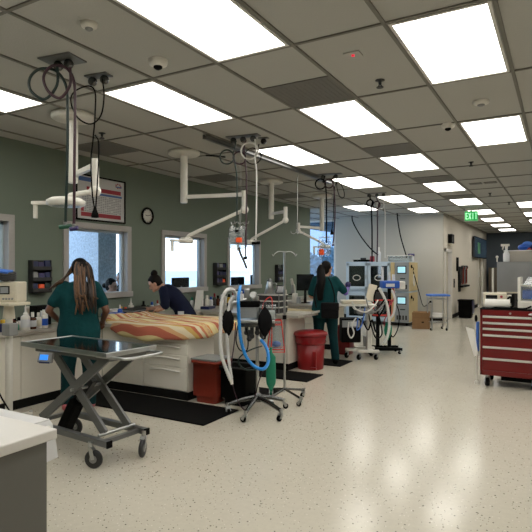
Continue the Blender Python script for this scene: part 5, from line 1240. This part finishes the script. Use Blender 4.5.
# ------------------------------------------------------------------ people
def person(label, base, face, J, skin, top_m, pant_m, hair_m, shoe_m=None, head_turn=None, look_down=0, scale=1, lower=True, sleeve=.75, belly=1.0, under=None):
    f = V((face[0], face[1], 0)).normalized(); r = V((f.y, -f.x, 0)); z = V((0, 0, 1))
    W = lambda p: (r*p[0] + f*p[1] + z*p[2])*scale
    t = T('person', label, 'person', base)
    j = {k: W(v_) for k, v_ in J.items()}
    def ring(c, rx, ry, ax, rv, n=20, sq=.0):
        rv = (rv - ax*rv.dot(ax)).normalized(); q = ax.cross(rv).normalized()
        return [c + rv*rx*math.cos(2*PI*k/n) + q*ry*math.sin(2*PI*k/n) for k in range(n)]
    spine = [j['pelvis'], j['waist'], j['chest'], j['neck']]
    shl = (j['shR'] - j['shL']).normalized()
    def torso(m, g, lo=-.1):
        a0 = (j['waist'] - j['pelvis']).normalized(); a1 = (j['chest'] - j['waist']).normalized(); a2 = (j['neck'] - j['chest']).normalized()
        hip = (j['hipR'] - j['hipL']).normalized()
        rg = [ring(j['pelvis'] + a0*lo, .175*belly + g, .125*belly + g, a0, hip), ring(j['pelvis'], .185*belly + g, .135*belly + g, a0, hip), ring(j['waist'], .158*belly + g, .118*belly + g, (a0 + a1).normalized(), (hip + shl).normalized()),
              ring(j['chest'], .172*belly + g, .125 + g, a1, shl), ring(j['chest'] + (j['neck'] - j['chest'])*.5, .17 + g, .11 + g, a2, shl), ring(j['chest'] + (j['neck'] - j['chest'])*.82, .13 + g, .085 + g, a2, shl), ring(j['neck'], .06 + g*.6, .058 + g*.6, a2, shl)]
        m.loft(rg)
    # body
    b = MB(); torso(b, 0); nk = j['neck']; hd = j['head']
    b.caps(nk - (hd - nk)*.2, nk + (hd - nk)*.75, .055, .05)
    for s_ in ('L', 'R'):
        b.caps(j['sh' + s_], j['el' + s_], .052, .041).caps(j['el' + s_], j['wr' + s_], .04, .027)
        if lower: b.caps(j['hip' + s_], j['kn' + s_], .085*belly, .055).caps(j['kn' + s_], j['an' + s_], .055, .036).caps(j['an' + s_] + V((0, 0, -.03)), j['an' + s_] + f*.15 + V((0, 0, -.045)), .034, .03)
        # hand: palm, four unequal bent fingers, thumb
        h0 = j['wr' + s_]; hdv = (W(J.get('hand' + s_, (0, .3, -1)))).normalized(); fa = (h0 - j['el' + s_]).normalized()
        side = hdv.cross(z if abs(hdv.z) < .9 else f).normalized(); up = side.cross(hdv).normalized()
        inn = side if (side.dot(r) < 0) == (s_ == 'R') else -side
        pc = h0 + hdv*.05
        b.ell(pc, (.038, .038, .038), 12, 8).caps(h0, h0 + hdv*.075 + inn*.012, .024, .02).caps(h0, h0 + hdv*.075 - inn*.015, .024, .02)
        for k, (o_, l_) in enumerate(((.027, .066), (.009, .075), (-.009, .07), (-.026, .054))):
            k0 = h0 + hdv*.08 + inn*o_; k1 = k0 + (hdv - up*.25).normalized()*l_*.5 + inn*o_*.25; k2 = k1 + (hdv*.75 - up*.75).normalized()*l_*.5
            b.caps(k0, k1, .0095, .009, 8).caps(k1, k2, .009, .0078, 8)
        b.caps(h0 + hdv*.02 + inn*.02, h0 + hdv*.055 + inn*.052 - up*.012, .0125, .0105, 8).caps(h0 + hdv*.055 + inn*.052 - up*.012, h0 + hdv*.085 + inn*.056 - up*.025, .0105, .009, 8)
    # head, turned towards what the person looks at
    hf = (r*head_turn[0] + f*head_turn[1] + z*head_turn[2]).normalized() if head_turn else f
    hr = hf.cross(z).normalized(); hu = hr.cross(hf).normalized()
    rot = Matrix((hr, hf, hu)).transposed(); Hp = lambda x, y, q: hd + hr*x + hf*y + hu*q
    b.ell(Hp(0, -.005, .02), (.074, .092, .098), 18, 12, rot).ell(Hp(0, .025, -.045), (.055, .06, .07), 16, 10, rot)
    b.caps(Hp(0, .082, .005), Hp(0, .1, -.03), .011, .015, 8).ell(Hp(0, .072, -.088), (.026, .022, .022), 12, 8, rot)
    for s_ in (-1, 1):
        b.ell(Hp(s_*.076, -.005, -.005), (.012, .02, .032), 10, 8, rot); b.ell(Hp(s_*.034, .078, .03), (.024, .012, .009), 10, 6, rot)
    b.build('body', skin, t, remesh=.009, smooth_it=4)
    for s_ in (-1, 1):
        MB().ell(Hp(s_*.031, .079, .008), (.013, .01, .008), 10, 6, rot).build('eye', 'eye', t)
    MB().ell(Hp(0, .083, -.058), (.024, .01, .009), 12, 6, rot).build('lips', 'lip', t)
    # clothes
    m = MB(); torso(m, .017, -.16)
    for s_ in ('L', 'R'):
        e_ = j['sh' + s_] + (j['el' + s_] - j['sh' + s_])*sleeve
        m.caps(j['sh' + s_] - (j['sh' + s_] - j['neck'])*.12, e_, .074, .068)
    tp = m.build('scrub_top', top_m, t, remesh=.014, smooth_it=5)
    if under:
        m = MB()
        for s_ in ('R',): m.caps(j['el' + s_], j['el' + s_] + (j['wr' + s_] - j['el' + s_])*under[1], .046, .036)
        m.build('under_sleeve', under[0], t, remesh=.01, smooth_it=3)
    if lower:
        m = MB(); a0 = (j['waist'] - j['pelvis']).normalized(); hip = (j['hipR'] - j['hipL']).normalized()
        m.loft([ring(j['pelvis'] + a0*.06, .18*belly, .135*belly, a0, hip), ring(j['pelvis'] - a0*.05, .19*belly, .14*belly, a0, hip), ring(j['pelvis'] - a0*.14, .175*belly, .125*belly, a0, hip)])
        for s_ in ('L', 'R'):
            m.caps(j['hip' + s_], j['kn' + s_], .103*belly, .078).tube([j['kn' + s_] + (j['hip' + s_] - j['kn' + s_])*.1, j['kn' + s_], j['an' + s_] + V((0, 0, .03)), j['an' + s_] + V((0, 0, -.02))], [.079, .078, .068, .07], 14)
        m.build('scrub_pants', pant_m, t, remesh=.014, smooth_it=4)
        for s_ in ('L', 'R'):
            a = j['an' + s_]; m = MB().caps(a + V((0, 0, -.035)) - f*.04, a + f*.13 + V((0, 0, -.05)), .048, .042).caps(a + V((0, 0, .0)), a + V((0, 0, -.03)) + f*.03, .045, .045)
            sh = m.build('shoe', shoe_m or 'black', t, remesh=.012, smooth_it=3)
    return t, j, W, Hp, rot, hf, hr, hu
def cap_hair(t, Hp, rot, m_, k=1.0):
    return MB().ell(Hp(0, -.028, .035), (.083*k, .09*k, .1*k), 20, 14, rot).ell(Hp(0, -.05, -.01), (.074*k, .062*k, .085*k), 18, 12, rot).ell(Hp(0, .012, .085), (.062, .058, .036), 16, 10, rot).build('hair', m_, t, remesh=.009, smooth_it=4)

# woman in teal with braids at the wall worktop
J1 = dict(pelvis=(0, 0, .9), waist=(0, .01, 1.08), chest=(0, .02, 1.26), neck=(0, .05, 1.45), head=(-.01, .09, 1.56), shL=(-.185, .02, 1.38), shR=(.185, .02, 1.38),
          elL=(-.315, -.03, 1.13), wrL=(-.25, .17, .99), elR=(.3, -.02, 1.12), wrR=(.23, .18, .98), hipL=(-.1, 0, .86), hipR=(.1, 0, .86), knL=(-.12, .02, .47), knR=(.11, .02, .47), anL=(-.13, 0, .09), anR=(.12, 0, .09), handL=(.25, .7, -.5), handR=(-.25, .7, -.5))
t, j, W, Hp, rot, hf, hr, hu = person('woman in teal scrubs with long golden brown braids, seen from behind at the wall worktop', (-4.72, 4.02, 0), (-.62, .78), J1, 'skin_dark', 'teal', 'teal_dark', 'hair', 'shoe', head_turn=(-.45, .8, -.3), belly=1.2, sleeve=.66)
cap_hair(t, Hp, rot, 'hair', 1.17)
q = random.Random(4)
for grp, m_ in enumerate(('braid', 'braid_dark')):
    m = MB()
    for k in range(26):
        s_ = q.uniform(-1, 1); a = Hp(s_*.06, -.1 - .02*q.random(), .04 + .04*q.random())
        b_ = Hp(s_*.1, -.135 + .02*q.random(), -.02); e_ = W((.1 + s_*.1 + q.uniform(-.02, .02), -.17 - .02*q.random(), 1.27 + .08*q.random())); g_ = W((.115 + s_*.1 + q.uniform(-.03, .03), -.165 - .02*q.random(), 1.09 + .2*q.random()))
        p = smooth_path([a, b_, e_, g_], 5); m.tube(p, [.009*(1 + .15*(i % 2)) for i in range(len(p) - 1)] + [.005], 6)
    for k in range(7):
        a = Hp(-.05 + .02*q.random(), -.04, .1); p = smooth_path([a, Hp(-.1, -.03 + .02*k/7, .04 - .01*k), W((-.16 - .012*k, -.03, 1.46 - .004*k)), W((-.2 - .02*k, -.02 + .01*k, 1.42 - .01*k))], 5)
        m.tube(p, [.008*(1 + .15*(i % 2)) for i in range(len(p))], 6)
    m.build('braids', m_, t)
# woman in navy bending over the towel
J2 = dict(pelvis=(0, -.08, .86), waist=(0, .0, 1.02), chest=(0, .13, 1.17), neck=(0, .28, 1.31), head=(0, .4, 1.365), shL=(-.17, .24, 1.26), shR=(.17, .22, 1.26),
          elL=(-.24, .2, 1.04), wrL=(-.2, .27, .985), elR=(.2, .3, 1.0), wrR=(.12, .5, .97), hipL=(-.09, -.1, .84), hipR=(.09, -.1, .84), knL=(-.1, -.06, .47), knR=(.1, -.06, .47), anL=(-.1, -.1, .09), anR=(.1, -.1, .09), handL=(.1, .95, -.15), handR=(-.2, .95, -.1))
t, j, W, Hp, rot, hf, hr, hu = person('woman in navy scrubs with a hair bun bending over the striped towel', (-5.04, 6.22, 0), (-.9, -.55), J2, 'skin', 'navy', 'navy', 'hair_brown', 'black', head_turn=(-.1, .8, -.5), sleeve=.95)
cap_hair(t, Hp, rot, 'hair_brown', 1.05)
MB().ell(Hp(0, -.07, .135), (.055, .055, .05), 16, 10, rot).ell(Hp(.01, -.075, .15), (.045, .045, .04), 14, 8, rot).build('hair_bun', 'hair_brown', t)
MB().obox(W((-.2, -.02, .93)), (.09, .012, .055), (0, 0, YAW)).build('badge', 'label_white', t, .003)
# second woman in teal, back to the camera
J3 = dict(pelvis=(0, 0, .92), waist=(0, .01, 1.1), chest=(0, .02, 1.27), neck=(0, .04, 1.46), head=(.02, .07, 1.58), shL=(-.18, .02, 1.39), shR=(.18, .03, 1.39),
          elL=(-.25, .05, 1.13), wrL=(-.12, .25, 1.05), elR=(.33, .1, 1.18), wrR=(.36, .3, 1.26), hipL=(-.1, 0, .88), hipR=(.1, 0, .88), knL=(-.11, .02, .48), knR=(.13, .02, .48), anL=(-.12, -.02, .09), anR=(.17, .0, .09), handL=(.4, .8, .0), handR=(.0, .6, .8))
t, j, W, Hp, rot, hf, hr, hu = person('woman in teal scrubs with a long black ponytail and black bag, back turned', (-3.45, 8.03, 0), (-.3, .95), J3, 'skin', 'teal', 'teal_dark', 'hair', 'black', head_turn=(.6, .75, -.05), belly=1.16, sleeve=.8, under=('purple', 1.0))
cap_hair(t, Hp, rot, 'hair', 1.1)
rings = []
a0, a1, a2, a3, a4 = Hp(0, -.09, .05), Hp(0, -.14, -.02), W((-.05, -.16, 1.4)), W((-.07, -.17, 1.2)), W((-.06, -.16, 1.06))
p = smooth_path([a0, a1, a2, a3, a4], 5); MB().tube(p, [.04 + .035*math.sin(PI*min(1, (i + 2)/(len(p) + 1))) for i in range(len(p) - 1)] + [.012], 12).build('ponytail', 'hair', t)
MB().ell(Hp(-.01, -.125, .06), (.035, .02, .022), 12, 8, rot).build('hair_clip', 'label_white', t)
MB().ell(j['wrR'] + V((0, 0, .05)), (.048, .045, .06), 12, 8).build('glove', 'purple_pack', t)
b_ = T('shoulder_bag', 'black bag worn at the hip of the second woman in teal', 'bag', V((-3.45, 8.03, 0)) + W((.1, -.22, .78)), YAW*.6)
MB().box(-.14, .14, -.05, .05, 0, .25).build('bag_body', 'black_cloth', b_, .02); MB().box(-.145, .145, -.06, .055, .13, .256).build('flap', 'black_cloth', b_, .015)
MB().tube(smooth_path([V(q_) - W((.1, -.22, .78)) for q_ in (W((-.12, -.19, .95)), W((-.14, -.16, 1.15)), W((-.1, -.14, 1.33)), W((-.02, -.13, 1.43)))], 6), .012, 6).build('strap', 'black_cloth', b_)
MB().tube(smooth_path([V(q_) - W((.1, -.22, .78)) for q_ in (W((.17, -.18, .98)), W((.19, -.15, 1.15)), W((.14, -.13, 1.35)), W((.1, -.08, 1.44)))], 6), .012, 6).build('strap', 'black_cloth', b_)
# woman seated beyond the window, and the dark head beside her
J4 = dict(pelvis=(0, -.02, .62), waist=(0, 0, .79), chest=(0, .03, .97), neck=(0, .07, 1.17), head=(0, .11, 1.29), shL=(-.17, .03, 1.1), shR=(.17, .03, 1.1), elL=(-.2, .1, .86), wrL=(-.12, .32, .96), elR=(.2, .1, .86), wrR=(.12, .32, .96),
          hipL=(-.09, .0, .6), hipR=(.09, .0, .6), knL=(-.1, .4, .58), knR=(.1, .4, .58), anL=(-.1, .4, .1), anR=(.1, .4, .1), handL=(.1, 1, -.1), handR=(-.1, 1, -.1))
t, j, W, Hp, rot, hf, hr, hu = person('woman with tied dark hair seated beyond the second window', (-6.86, 6.42, 0), (.8, .3), J4, 'skin', 'white_cloth', 'black_cloth', 'hair', 'black', head_turn=(0, 1, -.12), sleeve=.9)
cap_hair(t, Hp, rot, 'hair', 1.03); MB().ell(Hp(0, -.13, -.01), (.045, .05, .045), 14, 8, rot).build('hair_bun', 'hair', t)
t, j, W, Hp, rot, hf, hr, hu = person('person with short dark hair mostly hidden behind the second window frame', (-7.05, 7.1, 0), (-.2, -.9), {k: (v_[0], v_[1], v_[2] + .12) for k, v_ in J4.items()}, 'skin', 'black_cloth', 'black_cloth', 'hair', 'black', head_turn=(0, 1, -.1), sleeve=.9)
cap_hair(t, Hp, rot, 'hair', 1.08)
def stool(label, x_, y_, h_):
    t = T('office_stool', label, 'stool', (x_, y_, 0), 0, 'stools beyond the windows')
    MB().lathe([(.18, h_ - .06), (.2, h_ - .04), (.19, h_)], n=24).build('seat', 'black', t); MB().rod((0, 0, .1), (0, 0, h_ - .06), .025).build('post', 'steel', t)
    for k in range(5): a = k*2*PI/5; MB().bar((0, 0, .1), (.25*math.cos(a), .25*math.sin(a), .04), .04, .03).build('leg', 'black', t)
stool('black stool under the seated woman beyond the second window', -6.86, 6.42, .48)
stool('black stool under the hidden person beyond the second window', -7.05, 7.1, .6)
